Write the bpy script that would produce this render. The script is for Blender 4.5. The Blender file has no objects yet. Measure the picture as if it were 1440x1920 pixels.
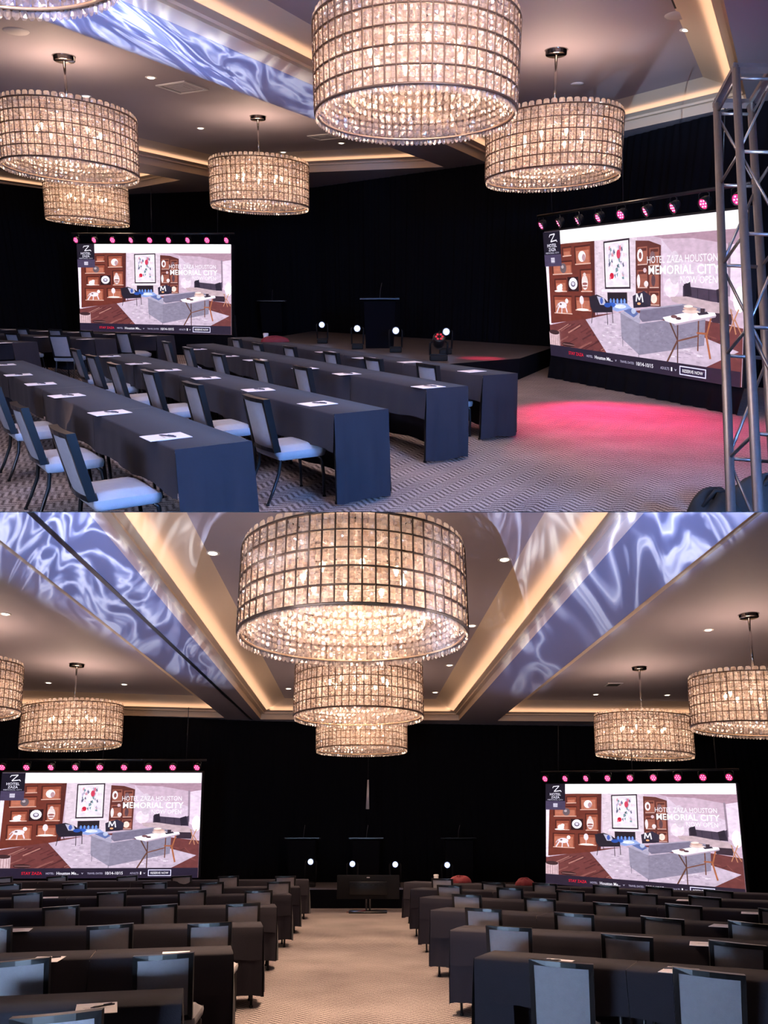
import bpy, bmesh, math, random
from mathutils import Vector, Matrix
random.seed(7)
S = bpy.context.scene
COL = S.collection
PI = math.pi

# ------------------------------------------------------------------ camera
# Two rooms (the upper and the lower view) meet along one plane through the camera.
F = 1400.0; CX = 720.0; CY = 1056.0; EYE = 1.65
cam_d = bpy.data.cameras.new('camera'); cam = bpy.data.objects.new('camera', cam_d); COL.objects.link(cam)
cam_d.sensor_fit = 'VERTICAL'; cam_d.sensor_height = 36.0; cam_d.lens = F / 1920.0 * 36.0
cam_d.shift_y = (CY - 960.0) / 1920.0; cam_d.clip_start = 0.05; cam_d.clip_end = 200
cam.rotation_euler = (PI / 2, 0, 0); cam.location = (0, 0, 0)
S.camera = cam
SEAM = (CY - 960.0) / F

class Room: pass
def make_room(name, y0, side):
    r = Room(); r.name = name; r.side = side
    th = math.atan((CY - y0) / F)
    r.R = Matrix.Rotation(th, 4, 'X'); r.M = r.R @ Matrix.Translation((0, 0, -EYE))
    r.Mi = r.M.inverted(); r.objs = []
    return r
RA = make_room('upper', 547.0, 1)
RB = make_room('lower', 1565.0, -1)
CUR = RA
def ray(px, py): return (CUR.R.to_3x3().transposed() @ Vector(((px - CX) / F, 1.0, (CY - py) / F)))
def at(px, py, z):
    r = ray(px, py); t = (z - EYE) / r.z
    return Vector((0, 0, EYE)) + r * t
def at_depth(px, py, wy): return Vector((0, 0, EYE)) + ray(px, py) * wy
def proj(p):
    w = CUR.M @ Vector(p); return (CX + F * w.x / w.y, CY - F * w.z / w.y)

# ------------------------------------------------------------------ world, exposure
S.view_settings.view_transform = 'Standard'; S.view_settings.look = 'None'
S.view_settings.exposure = 0.0; S.view_settings.gamma = 1.0; S.view_settings.use_curve_mapping = False
W = bpy.data.worlds.new('world'); S.world = W; W.use_nodes = True
W.node_tree.nodes['Background'].inputs[0].default_value = (0.55, 0.5, 0.75, 1)
W.node_tree.nodes['Background'].inputs[1].default_value = 0.07

# light levels
L_BACK_A = 1400.0; L_BACK_B = 600.0; L_CHAND = 100.0; L_COVE = 1.3; L_PROJ = 34000.0; L_RED = 4000.0; L_DOWN = 120.0
L_UP = 24.0

def light(kind, name, loc, energy, color, target=None, size=None, size_y=None, angle=None, blend=.3, room=True):
    d = bpy.data.lights.new(name, kind); d.energy = energy; d.color = color
    if kind == 'AREA':
        d.size = size or 1
        if size_y: d.shape = 'RECTANGLE'; d.size_y = size_y
    elif kind in ('POINT', 'SPOT'): d.shadow_soft_size = size or .05
    if kind == 'SPOT': d.spot_size = angle; d.spot_blend = blend
    o = bpy.data.objects.new(name, d); COL.objects.link(o)
    m = Matrix.Translation(loc)
    if target is not None:
        m = m @ (Vector(target) - Vector(loc)).to_track_quat('-Z', 'Y').to_matrix().to_4x4()
    o.matrix_world = CUR.M @ m
    o['_l'] = 1
    return o, m

def projector(loc, target, poly, energy, seed, color=(.22, .36, 1.0), angle=2.4, soft=60, scale=5.0, base=.35):
    """a video projector: a spot whose beam is masked to a polygon and carries a rippling pattern"""
    o, m = light('SPOT', 'pattern_projector', loc, energy, color, target, .01, angle=angle, blend=0)
    mi = m.inverted()
    st = []
    for p in poly:
        v = mi @ Vector(p); st.append((v.x / v.z, v.y / v.z))
    cx = sum(a for a, b in st) / len(st); cy = sum(b for a, b in st) / len(st)
    d = o.data; d.use_nodes = True; nt = d.node_tree; N = nt.nodes; Lk = nt.links
    em = N['Emission']
    tc = N.new('ShaderNodeTexCoord'); sx = N.new('ShaderNodeSeparateXYZ'); Lk.new(tc.outputs['Normal'], sx.inputs[0])
    def mth(op, a, b=None, clamp=False):
        n = N.new('ShaderNodeMath'); n.operation = op; n.use_clamp = clamp
        for i, v in enumerate((a, b)):
            if v is None: continue
            if isinstance(v, (int, float)): n.inputs[i].default_value = v
            else: Lk.new(v, n.inputs[i])
        return n.outputs[0]
    s = mth('DIVIDE', sx.outputs[0], sx.outputs[2]); t = mth('DIVIDE', sx.outputs[1], sx.outputs[2])
    cb = N.new('ShaderNodeCombineXYZ'); Lk.new(s, cb.inputs[0]); Lk.new(t, cb.inputs[1]); cb.inputs[2].default_value = 1
    mask = None
    for i in range(len(st)):
        (x1, y1), (x2, y2) = st[i], st[(i + 1) % len(st)]
        a, b = y2 - y1, x1 - x2; n = math.hypot(a, b); a /= n; b /= n; c = -(a * x1 + b * y1)
        if a * cx + b * cy + c < 0: a, b, c = -a, -b, -c
        dn = N.new('ShaderNodeVectorMath'); dn.operation = 'DOT_PRODUCT'; Lk.new(cb.outputs[0], dn.inputs[0])
        dn.inputs[1].default_value = (a * soft, b * soft, c * soft)
        q = mth('ADD', dn.outputs['Value'], .5, True)
        mask = q if mask is None else mth('MULTIPLY', mask, q)
    ns = N.new('ShaderNodeTexNoise'); ns.inputs['Scale'].default_value = scale * .55; ns.inputs['Detail'].default_value = 2
    ns.inputs['Distortion'].default_value = .8
    ad = N.new('ShaderNodeVectorMath'); ad.operation = 'MULTIPLY_ADD'
    mpv = N.new('ShaderNodeMapping'); mpv.inputs['Location'].default_value = (seed * 3.1, seed * 1.7, 0)
    mpv.inputs['Scale'].default_value = (1, .45, 1); mpv.inputs['Rotation'].default_value = (0, 0, .5)
    Lk.new(cb.outputs[0], mpv.inputs[0]); Lk.new(mpv.outputs[0], ns.inputs['Vector'])
    n2 = N.new('ShaderNodeTexNoise'); n2.inputs['Scale'].default_value = scale; n2.inputs['Detail'].default_value = 3
    Lk.new(ns.outputs['Color'], ad.inputs[0]); ad.inputs[1].default_value = (.5, .5, 0); Lk.new(mpv.outputs[0], ad.inputs[2])
    Lk.new(ad.outputs[0], n2.inputs['Vector'])
    r = mth('ABSOLUTE', mth('SUBTRACT', n2.outputs[0], .5)); r = mth('SUBTRACT', 1.0, mth('MULTIPLY', r, 9.0), True)
    r = mth('POWER', r, 2.2)
    r2 = mth('ADD', mth('MULTIPLY', r, 1.3), base); r3 = mth('MULTIPLY', ns.outputs[0], 1.0)
    tot = mth('MULTIPLY', mth('MULTIPLY', r2, r3), mask)
    Lk.new(tot, em.inputs['Strength'])
    mx = N.new('ShaderNodeMix'); mx.data_type = 'RGBA'; Lk.new(r, mx.inputs[0]); mx.inputs[6].default_value = (*color, 1); mx.inputs[7].default_value = (.62, .75, 1, 1)
    Lk.new(mx.outputs[2], em.inputs['Color']); d.color = (1, 1, 1)
    return o

# ------------------------------------------------------------------ materials
def s2l(c):
    return tuple(((v / 255) / 12.92 if v / 255 <= .04045 else ((v / 255 + .055) / 1.055) ** 2.4) for v in c)
MATS = {}
def mat(name, col, rough=.6, metal=0.0, emit=None, es=0.0, bump=None, sheen=0.0, spec=None, var=None):
    m = bpy.data.materials.new(name); m.use_nodes = True; nt = m.node_tree; b = nt.nodes['Principled BSDF']
    b.inputs['Base Color'].default_value = (*col, 1); b.inputs['Roughness'].default_value = rough; b.inputs['Metallic'].default_value = metal
    if emit: b.inputs['Emission Color'].default_value = (*emit, 1); b.inputs['Emission Strength'].default_value = es
    if sheen: b.inputs['Sheen Weight'].default_value = sheen
    if spec is not None: b.inputs['Specular IOR Level'].default_value = spec
    tc = nt.nodes.new('ShaderNodeTexCoord')
    if bump:
        n = nt.nodes.new('ShaderNodeTexNoise'); n.inputs['Scale'].default_value = bump[0]; n.inputs['Detail'].default_value = 4
        nt.links.new(tc.outputs['Object'], n.inputs['Vector'])
        bp = nt.nodes.new('ShaderNodeBump'); bp.inputs['Strength'].default_value = bump[1]; bp.inputs['Distance'].default_value = .01
        nt.links.new(n.outputs[0], bp.inputs['Height']); nt.links.new(bp.outputs[0], b.inputs['Normal'])
    if var:
        n = nt.nodes.new('ShaderNodeTexNoise'); n.inputs['Scale'].default_value = var[0]; n.inputs['Detail'].default_value = 3
        nt.links.new(tc.outputs['Object'], n.inputs['Vector'])
        r = nt.nodes.new('ShaderNodeValToRGB'); r.color_ramp.elements[0].color = (*[c * (1 - var[1]) for c in col], 1)
        r.color_ramp.elements[1].color = (*[min(1, c * (1 + var[1])) for c in col], 1)
        nt.links.new(n.outputs[0], r.inputs[0]); nt.links.new(r.outputs[0], b.inputs['Base Color'])
    MATS[name] = m; return m
mat('ceiling_paint', (.33, .29, .33), .7, var=(.6, .05))
mat('cove_paint', (.62, .50, .38), .6)
mat('velour_black', (.0035, .0035, .006), .95, bump=(3, .2), spec=.1)
mat('table_linen', (.026, .0225, .031), .85, bump=(160, .15), sheen=.05, spec=.2, var=(3, .12))
mat('upholstery', (.30, .29, .32), .8, bump=(220, .2), var=(25, .1))
mat('seat_upholstery', (.36, .35, .37), .8, bump=(220, .2), var=(25, .08))
mat('black_metal', (.012, .012, .014), .28, .2)
mat('black_plastic', (.008, .008, .010), .6, spec=.25)
mat('aluminium', (.20, .18, .185), .42, .85, var=(30, .15))
mat('chrome', (.35, .33, .33), .15, 1.0)
mat('bronze', (.17, .10, .065), .45, .4)
mat('gold_rim', (.75, .52, .34), .35, .5)
mat('paper', (.80, .77, .84), .8)
mat('pen', (.03, .03, .05), .4)
mat('vent_white', (.45, .42, .45), .6)
mat('vent_dark', (.02, .02, .02), .8)
mat('bag_black', (.01, .01, .012), .8, bump=(14, .8))
mat('bag_red', (.20, .015, .025), .7, bump=(20, .8))
mat('cup_white', (.7, .68, .7), .6)
mat('table_board', (.25, .19, .14), .6)
mat('stage_top', (.09, .075, .08), .6, var=(2, .2))
mat('trim_white', (.7, .68, .66), .5)
mat('glow_bulb', (1, .9, .7), .5, emit=(1.0, .72, .45), es=45)
mat('glow_down', (1, 1, 1), .5, emit=(1.0, .86, .70), es=5)
mat('glow_pink', (1, .1, .3), .5, emit=(1.0, .02, .22), es=.75)
mat('glow_pinkwhite', (1, .6, .8), .5, emit=(1.0, .42, .66), es=1.8)
mat('glow_blue', (1, 1, 1), .5, emit=(.40, .52, 1.0), es=30)
mat('red_lens', (.4, .02, .03), .3, emit=(1.0, .05, .10), es=.5)

def crystal_mat():
    m = bpy.data.materials.new('crystal'); m.use_nodes = True; nt = m.node_tree; N = nt.nodes; L = nt.links
    N.remove(N['Principled BSDF']); out = N['Material Output']
    g = N.new('ShaderNodeNewGeometry')
    def ramp(c0, c1):
        r = N.new('ShaderNodeValToRGB'); L.new(g.outputs['Random Per Island'], r.inputs[0]); r.color_ramp.elements[0].color = (*c0, 1); r.color_ramp.elements[1].color = (*c1, 1); return r
    tr = N.new('ShaderNodeBsdfTransparent'); tr.inputs[0].default_value = (1, .96, .93, 1)
    tl = N.new('ShaderNodeBsdfTranslucent'); L.new(ramp((.62, .46, .36), (1, .92, .86)).outputs[0], tl.inputs[0])
    df = N.new('ShaderNodeBsdfDiffuse'); df.inputs[0].default_value = (.62, .54, .52, 1)
    gl = N.new('ShaderNodeBsdfGlossy'); gl.inputs['Color'].default_value = (.97, .92, .90, 1); gl.inputs['Roughness'].default_value = .13
    a = N.new('ShaderNodeMixShader'); b = N.new('ShaderNodeMixShader'); c = N.new('ShaderNodeMixShader')
    a.inputs[0].default_value = .30; L.new(tl.outputs[0], a.inputs[1]); L.new(df.outputs[0], a.inputs[2])
    b.inputs[0].default_value = .38; L.new(a.outputs[0], b.inputs[1]); L.new(gl.outputs[0], b.inputs[2])
    c.inputs[0].default_value = .62; L.new(tr.outputs[0], c.inputs[1]); L.new(b.outputs[0], c.inputs[2])
    L.new(c.outputs[0], out.inputs[0]); MATS['crystal'] = m
crystal_mat()

def carpet_mat(rot):
    m = bpy.data.materials.new('chevron_carpet'); m.use_nodes = True; nt = m.node_tree; N = nt.nodes; L = nt.links
    b = N['Principled BSDF']; b.inputs['Roughness'].default_value = .95; b.inputs['Specular IOR Level'].default_value = .1
    tc = N.new('ShaderNodeTexCoord'); mp = N.new('ShaderNodeMapping'); mp.inputs['Rotation'].default_value = (0, 0, rot)
    L.new(tc.outputs['Object'], mp.inputs[0]); sx = N.new('ShaderNodeSeparateXYZ'); L.new(mp.outputs[0], sx.inputs[0])
    def mth(op, a, b_=None):
        n = N.new('ShaderNodeMath'); n.operation = op
        for i, v in enumerate((a, b_)):
            if v is None: continue
            if isinstance(v, (int, float)): n.inputs[i].default_value = v
            else: L.new(v, n.inputs[i])
        return n.outputs[0]
    zig = mth('PINGPONG', sx.outputs[0], .11)
    v = mth('ADD', sx.outputs[1], mth('MULTIPLY', zig, .9))
    st = mth('SINE', mth('MULTIPLY', v, 2 * PI / .075))
    ns = N.new('ShaderNodeTexNoise'); ns.inputs['Scale'].default_value = 90; ns.inputs['Detail'].default_value = 3; L.new(tc.outputs['Object'], ns.inputs['Vector'])
    n3 = N.new('ShaderNodeTexNoise'); n3.inputs['Scale'].default_value = 1.1; L.new(tc.outputs['Object'], n3.inputs['Vector'])
    f = mth('ADD', mth('MULTIPLY', st, .36), mth('MULTIPLY', mth('SUBTRACT', ns.outputs[0], .5), 2.0))
    f = mth('ADD', f, mth('MULTIPLY', mth('SUBTRACT', n3.outputs[0], .5), .6)); f = mth('ADD', f, .5)
    r = N.new('ShaderNodeValToRGB'); L.new(f, r.inputs[0])
    r.color_ramp.elements[0].position = .1; r.color_ramp.elements[0].color = (.06, .045, .045, 1)
    r.color_ramp.elements[1].position = .9; r.color_ramp.elements[1].color = (.40, .34, .33, 1)
    L.new(r.outputs[0], b.inputs['Base Color'])
    return m
MATS['carpet_a'] = carpet_mat(.5); MATS['carpet_b'] = carpet_mat(.03)

# ------------------------------------------------------------------ mesh helpers
class MB:
    def __init__(s): s.bm = bmesh.new(); s.mats = []
    def mi(s, m):
        m = MATS[m] if isinstance(m, str) else m
        if m not in s.mats: s.mats.append(m)
        return s.mats.index(m)
    def _add(s, vs, fs, m, smooth=False, M=None):
        i = s.mi(m); v = [s.bm.verts.new((M @ Vector(p)) if M else p) for p in vs]
        for f in fs:
            try:
                fc = s.bm.faces.new([v[k] for k in f]); fc.material_index = i; fc.smooth = smooth
            except ValueError: pass
        return s
    def box(s, c, d, m, M=None, bev=0):
        x, y, z = c; a, b, e = d[0] / 2, d[1] / 2, d[2] / 2
        if bev <= 0:
            vs = [(x + i * a, y + j * b, z + k * e) for k in (-1, 1) for j in (-1, 1) for i in (-1, 1)]
            return s._add(vs, [(0, 2, 3, 1), (4, 5, 7, 6), (0, 1, 5, 4), (2, 6, 7, 3), (0, 4, 6, 2), (1, 3, 7, 5)], m, M=M)
        t = bmesh.new(); bmesh.ops.create_cube(t, size=1); bmesh.ops.scale(t, vec=d, verts=t.verts)
        bmesh.ops.bevel(t, geom=list(t.edges), offset=bev, segments=2, affect='EDGES', profile=.6)
        t.verts.ensure_lookup_table()
        s._add([(v.co.x + x, v.co.y + y, v.co.z + z) for v in t.verts], [[v.index for v in f.verts] for f in t.faces], m, True, M); t.free(); return s
    def tube(s, pts, r, m, n=8, cap=True, M=None):
        pts = [Vector(p) for p in pts]; vs = []; fs = []; rs = r if isinstance(r, (list, tuple)) else [r] * len(pts)
        up = None
        for i, p in enumerate(pts):
            d = (pts[min(i + 1, len(pts) - 1)] - pts[max(i - 1, 0)]).normalized()
            if up is None: up = Vector((0, 0, 1)) if abs(d.z) < .9 else Vector((1, 0, 0))
            a = d.cross(up).normalized(); b = d.cross(a).normalized(); up = -b if False else up
            for k in range(n):
                t = 2 * PI * k / n; vs.append(p + (a * math.cos(t) + b * math.sin(t)) * rs[i])
        for i in range(len(pts) - 1):
            for k in range(n): fs.append((i * n + k, i * n + (k + 1) % n, (i + 1) * n + (k + 1) % n, (i + 1) * n + k))
        if cap: fs.append(tuple(range(n))[::-1]); fs.append(tuple((len(pts) - 1) * n + k for k in range(n)))
        return s._add(vs, fs, m, True, M)
    def lathe(s, prof, m, n=32, M=None, close=False):
        vs = [(r * math.cos(2 * PI * k / n), r * math.sin(2 * PI * k / n), z) for r, z in prof for k in range(n)]; fs = []
        q = len(prof)
        for i in range(q if close else q - 1):
            j = (i + 1) % q
            for k in range(n): fs.append((i * n + k, i * n + (k + 1) % n, j * n + (k + 1) % n, j * n + k))
        return s._add(vs, fs, m, True, M)
    def grid(s, P, m, smooth=True, M=None):
        nr = len(P); nc = len(P[0]); vs = [p for row in P for p in row]
        return s._add(vs, [(i * nc + j, i * nc + j + 1, (i + 1) * nc + j + 1, (i + 1) * nc + j) for i in range(nr - 1) for j in range(nc - 1)], m, smooth, M)
    def poly(s, pts, m, M=None): return s._add(pts, [tuple(range(len(pts)))], m, False, M)
    def mesh(s, name):
        me = bpy.data.meshes.new(name); bmesh.ops.recalc_face_normals(s.bm, faces=s.bm.faces) if False else None
        s.bm.to_mesh(me); s.bm.free()
        for m in s.mats: me.materials.append(m)
        return me
def ob(name, me, parent=None, M=None, label=None):
    if isinstance(me, MB): me = me.mesh(name)
    o = bpy.data.objects.new(name, me); COL.objects.link(o)
    if parent is not None: o.parent = parent
    if M is not None: o.matrix_basis = M
    if label: o['label'] = label
    if parent is None: CUR.objs.append(o)
    return o
def thing(name, label, cat, M=None, group=None):
    o = bpy.data.objects.new(name, None); o.empty_display_size = .1; COL.objects.link(o)
    if M is not None: o.matrix_basis = M
    tag(o, label, cat, group); CUR.objs.append(o); return o
def tag(o, label, cat, group=None):
    if not 4 <= len(label.split()) <= 16: print('LONGLABEL', len(label.split()), label)
    o['label'] = label; o['category'] = cat
    if group: o['group'] = group
    return o
def struct(name, mb, M=None):
    o = ob(name, mb, None, M); o['kind'] = 'structure'; return o
def frame(loc, x, y=None, z=None):
    """matrix with given x axis (horizontal row direction) and z up"""
    x = Vector(x).normalized(); z = Vector(z or (0, 0, 1)).normalized(); y = z.cross(x).normalized(); x = y.cross(z)
    m = Matrix((x, y, z)).transposed().to_4x4(); m.translation = Vector(loc); return m
def plumb(p, back=0.0):
    """hanging direction at p so that long hangers read plumb; back leans the top away"""
    w = (CUR.M @ Vector(p)); n = Vector((w.y, -w.x, 0)).normalized(); u = CUR.R.to_3x3() @ Vector((0, 0, 1))
    v = (u - n * u.dot(n) * .5).normalized(); r = Vector((w.x, w.y, 0)).normalized()
    v = (v + r * math.tan(back)).normalized()
    return (CUR.R.to_3x3().transposed() @ v)
ORD = ['nearest', 'second', 'third', 'fourth', 'fifth', 'sixth', 'seventh', 'eighth', 'ninth', 'tenth', 'eleventh', 'twelfth']
ORD1 = ['first'] + ORD[1:]

# ------------------------------------------------------------------ chandelier
CR = 1.05; CH = .80; NCOL = 60; NROW = 5
def chandelier_meshes():
    R = random.Random(3)
    mb = MB()                                            # crystals
    def crystal(th, z, w, h, d, rad, corner=.38):
        c, s_ = math.cos(th), math.sin(th); tx, ty = -s_, c
        def P(u, v, o): return (c * (rad + o) + tx * u, s_ * (rad + o) + ty * u, z + v)
        k = 1 - corner; jr = lambda a: R.uniform(-a, a)
        rim = [P(u * w, v * h, jr(.004)) for u, v in ((k, -1), (1, -k), (1, k), (k, 1), (-k, 1), (-1, k), (-1, -k), (-k, -1))]
        t = .42; top = [P(u * w * t + jr(w * .15), v * h * t + jr(h * .15), d * R.uniform(.55, 1.3)) for u, v in ((1, -1), (1, 1), (-1, 1), (-1, -1))]
        vs = rim + top; f = [(8, 9, 10), (8, 10, 11)]
        for q in range(4):
            i0, i1, i2, i3 = (2 * q) % 8, (2 * q + 1) % 8, (2 * q + 2) % 8, 0
            f += [(i0, i1, 8 + q), (i1, i2, 8 + q), (i2, 8 + (q + 1) % 4, 8 + q)]
        mb._add(vs, f, 'crystal')
    cw = 2 * PI * CR / NCOL; rh = CH / NROW
    for i in range(NCOL):
        th = 2 * PI * (i + .5) / NCOL
        for j in range(NROW):
            for q in range(3):
                for w_ in (-.24, .24): crystal(th + w_ * 2 * PI / NCOL, (j + .19 + .31 * q) * rh, cw * .225, rh * .15, .020, CR, .42)
        crystal(2 * PI * i / NCOL, CH + .035, cw * .40, .042, .014, CR, .45)
        for q in (0, .5): crystal(2 * PI * (i + q) / NCOL, -.035, cw * .24, .036, .012, CR, .6)
    cm = mb.mesh('crystal_curtain')
    mb = MB()                                            # inner layer and hanging drops
    for i in range(72):
        th = 2 * PI * (i + .25) / 72
        for j in range(12): crystal(th, (j + .6) * CH / 13, .036, .036, -.018, CR - .07, .5)
    for i in range(48):
        th = 2 * PI * (i + .5) / 48
        for j in range(9): crystal(th, .12 + j * .09, .028, .036, .015, .66, .5)
    im = mb.mesh('inner_crystals')
    fr = MB()
    for j in range(NROW + 1):
        z = j * rh; rr = .005 if 0 < j < NROW else .009
        fr.lathe([(CR - .004, z - rr), (CR + .026, z - rr), (CR + .026, z + rr), (CR - .004, z + rr)], 'bronze', 60, close=True)
    for i in range(NCOL):
        th = 2 * PI * i / NCOL; c, s_ = math.cos(th), math.sin(th)
        fr.tube([((CR + .020) * c, (CR + .020) * s_, 0), ((CR + .020) * c, (CR + .020) * s_, CH)], .0075, 'bronze', 4, False)
    for k in range(6):
        th = PI * 2 * k / 6; fr.tube([(0, 0, CH - .03), (CR * math.cos(th), CR * math.sin(th), CH - .03)], .012, 'chrome', 6)
        fr.tube([(.62 * math.cos(th), .62 * math.sin(th), .85), (.62 * math.cos(th), .62 * math.sin(th), CH - .03)], .008, 'chrome', 5)
    fr.lathe([(.60, .84), (.64, .84), (.64, .86), (.60, .86)], 'bronze', 40, close=True)
    fr.lathe([(.47, .58), (.50, .58), (.50, .61), (.47, .61)], 'chrome', 40, close=True)
    for k in range(4):
        th = PI / 4 + PI * k / 2; fr.tube([(.48 * math.cos(th), .48 * math.sin(th), .6), (.1 * math.cos(th), .1 * math.sin(th), CH - .03)], .008, 'chrome', 5)
    fm = fr.mesh('frame')
    rm = MB().lathe([(CR - .02, -.012), (CR - .004, -.012), (CR - .004, .004), (CR - .02, .004)], 'gold_rim', 60, close=True).mesh('bottom_rim')
    bm_ = MB().lathe([(0, 0), (.018, .006), (.03, .035), (.026, .06), (.012, .085), (.012, .1)], 'glow_bulb', 10)
    return cm, im, fm, rm, bm_.mesh('bulb')
CMESH = chandelier_meshes()
ZC = 5.15
def chandelier(px, yb, dpx, label, back=.0, spin=0.0, loc=None):
    zc = ZC
    def frm(p): return frame(p, (math.cos(spin), math.sin(spin), 0), z=plumb(p, back))
    def measure(p):
        M = frm(p); q = [proj(M @ Vector((1.07 * math.cos(k * PI / 24), 1.07 * math.sin(k * PI / 24), -.06))) for k in range(48)]
        xs = [a for a, b in q]; return Vector(((min(xs) + max(xs)) / 2 - px, max(xs) - min(xs) - dpx, max(b for a, b in q) - yb))
    if loc: p = Vector(loc)
    else:
        p = at_depth(px, yb, F * 2 * CR / dpx)
        for _ in range(12):
            f = measure(p); J = Matrix([(measure(p + Vector([1e-3 * (i == j) for j in range(3)])) - f) / 1e-3 for i in range(3)]).transposed()
            p = p - J.inverted() @ f
    up = plumb(p, back); M = frm(p)
    t = thing('crystal_chandelier', label, 'chandelier', M, 'drum chandeliers')
    cm, im, fm, rm, bu = CMESH
    o = ob('crystal_curtain', cm, t); o['kind'] = 'stuff'
    o = ob('inner_crystals', im, t); o['kind'] = 'stuff'
    ob('frame', fm, t, label='bronze grid frame'); ob('bottom_rim', rm, t)
    for k in range(8):
        th = 2 * PI * k / 8 + .2; ob('bulb', bu, t, Matrix.Translation((.485 * math.cos(th), .485 * math.sin(th), .60)) @ Matrix.Rotation(PI, 4, 'X'))
    H = (zc - p.z) / up.z
    ob('rod', MB().tube([(0, 0, CH - .05), (0, 0, H - .02)], .022, 'chrome', 10), t, label='chrome suspension rod')
    c = MB().lathe([(0, -.07), (.15, -.07), (.165, -.06), (.165, -.01), (.18, 0), (0, 0)], 'chrome', 24)
    # the canopy lies flat against the ceiling
    Mi = M.inverted() @ frame(p + up * H, (1, 0, 0)); ob('ceiling_canopy', c, t, Mi)
    light('POINT', 'chandelier_glow', p + up * .5, L_CHAND, (1.0, .73, .54), size=.32)
    light('POINT', 'chandelier_uplight', p + up * 1.1, L_UP, (1.0, .64, .47), size=.2)
    
    return p

# ------------------------------------------------------------------ chair
def chair_meshes():
    W2 = .20
    seat = MB()
    P = []; nx, ny = 10, 10
    def sx(u, v): return (u * (.215 + .012 * (v + 1) / 2), v * .21 + .01)
    def rnd(u, v): return max(0, 1 - (abs(u) ** 6)) ** .5 * max(0, 1 - abs(v) ** 6) ** .5
    top = [[(*sx(-1 + 2 * i / nx, -1 + 2 * j / ny), .425 + .045 * rnd(-1 + 2 * i / nx, -1 + 2 * j / ny) - .01 * (1 if j > ny - 2 else 0)) for i in range(nx + 1)] for j in range(ny + 1)]
    seat.grid(top, 'seat_upholstery')
    ring = [top[0][i] for i in range(nx + 1)] + [top[j][nx] for j in range(1, ny + 1)] + [top[ny][i] for i in range(nx - 1, -1, -1)] + [top[j][0] for j in range(ny - 1, 0, -1)]
    ring.append(ring[0])
    seat.grid([[(x * 1.0, y * 1.0, .425) for x, y, z in ring], [(x * 1.02, (y - .01) * 1.02 + .01, .40) for x, y, z in ring], [(x * .99, y * .99, .365) for x, y, z in ring], [(x * .9, y * .9, .352) for x, y, z in ring]], 'seat_upholstery')
    seat.poly([(x * .9, y * .9, .352) for x, y, z in ring[:-1]], 'black_plastic')
    sm = seat.mesh('seat')
    def bp(u, v, d):       # backrest surface: u -1..1 across, v 0..1 up, d depth
        z = .44 + v * .40 if True else 0
        y = -.205 - .075 * v - .02 * (1 - u * u) + d
        return (u * (W2 - .012 + .006 * v), y, z)
    bk = MB(); n = 8
    for d, bul in ((.018, 1), (-.018, -1)):
        bk.grid([[bp(-1 + 2 * i / n, j / n, d + bul * .008 * (1 - (-1 + 2 * i / n) ** 4) * (1 - (2 * j / n - 1) ** 4)) for i in range(n + 1)] for j in range(n + 1)], 'upholstery')
    bm_ = bk.mesh('backrest')
    fr = MB()
    path = [bp(-1, 0, 0)] + [bp(-1, v, 0) for v in (.25, .5, .75, 1)] + [bp(u, 1, 0) for u in (-.5, 0, .5)] + [bp(1, v, 0) for v in (1, .75, .5, .25)] + [bp(1, 0, 0)] + [bp(u, 0, 0) for u in (.5, 0, -.5)]
    path.append(path[0])
    # rectangular frame section swept round the back
    inn, out = [], []
    cx, cz = 0, .64
    def off(p, k, d):
        x, y, z = p; dx = k if x > .1 else (-k if x < -.1 else 0); dz = k if z > .83 else (-k if z < .45 else 0)
        return (x + dx, y + d, z + dz)
    A = [[off(p, -.016, .026) for p in path], [off(p, .016, .026) for p in path], [off(p, .016, -.030) for p in path], [off(p, -.016, -.030) for p in path], [off(p, -.016, .026) for p in path]]
    fr.grid(A, 'black_metal', False)
    fm = fr.mesh('back_frame')
    legs = []
    for sx_ in (-1, 1):
        m = MB(); m.tube([(sx_ * .19, .17, .36), (sx_ * .205, .20, .33), (sx_ * .208, .21, .2), (sx_ * .208, .212, .01)], [.016, .016, .014, .012], 'black_metal', 8)
        m.lathe([(0, 0), (.015, 0), (.015, .015), (0, .02)], 'black_plastic', 8, Matrix.Translation((sx_ * .208, .212, 0)))
        legs.append(m.mesh('leg'))
        m = MB(); m.tube([(sx_ * .185, -.19, .47), (sx_ * .19, -.175, .38), (sx_ * .195, -.20, .25), (sx_ * .205, -.27, .10), (sx_ * .21, -.32, .01)], [.016, .016, .015, .014, .012], 'black_metal', 8)
        m.lathe([(0, 0), (.015, 0), (.015, .015), (0, .02)], 'black_plastic', 8, Matrix.Translation((sx_ * .21, -.32, 0)))
        legs.append(m.mesh('leg'))
    return sm, bm_, fm, legs
CHM = chair_meshes()
def chair(px, py, face, label, z=.85, group=None, jit=.04):
    """px,py: middle of the top rail; face: horizontal direction the sitter looks"""
    p = at(px, py, z); f = Vector((face[0], face[1], 0)).normalized()
    a = random.uniform(-jit, jit); f = Matrix.Rotation(a, 3, 'Z') @ f
    o = Vector((p.x, p.y, 0)) + f * .28
    M = frame(o, (f.y, -f.x, 0), z=(plumb(o) if CUR is RB else None))
    t = thing('banquet_chair', label, 'chair', M, group)
    sm, bk, fm, legs = CHM
    ob('seat', sm, t, label='padded seat in pale grey upholstery'); ob('backrest', bk, t); ob('back_frame', fm, t, label='black frame around the backrest')
    for l in legs: ob('leg', l, t)
    return t

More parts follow.
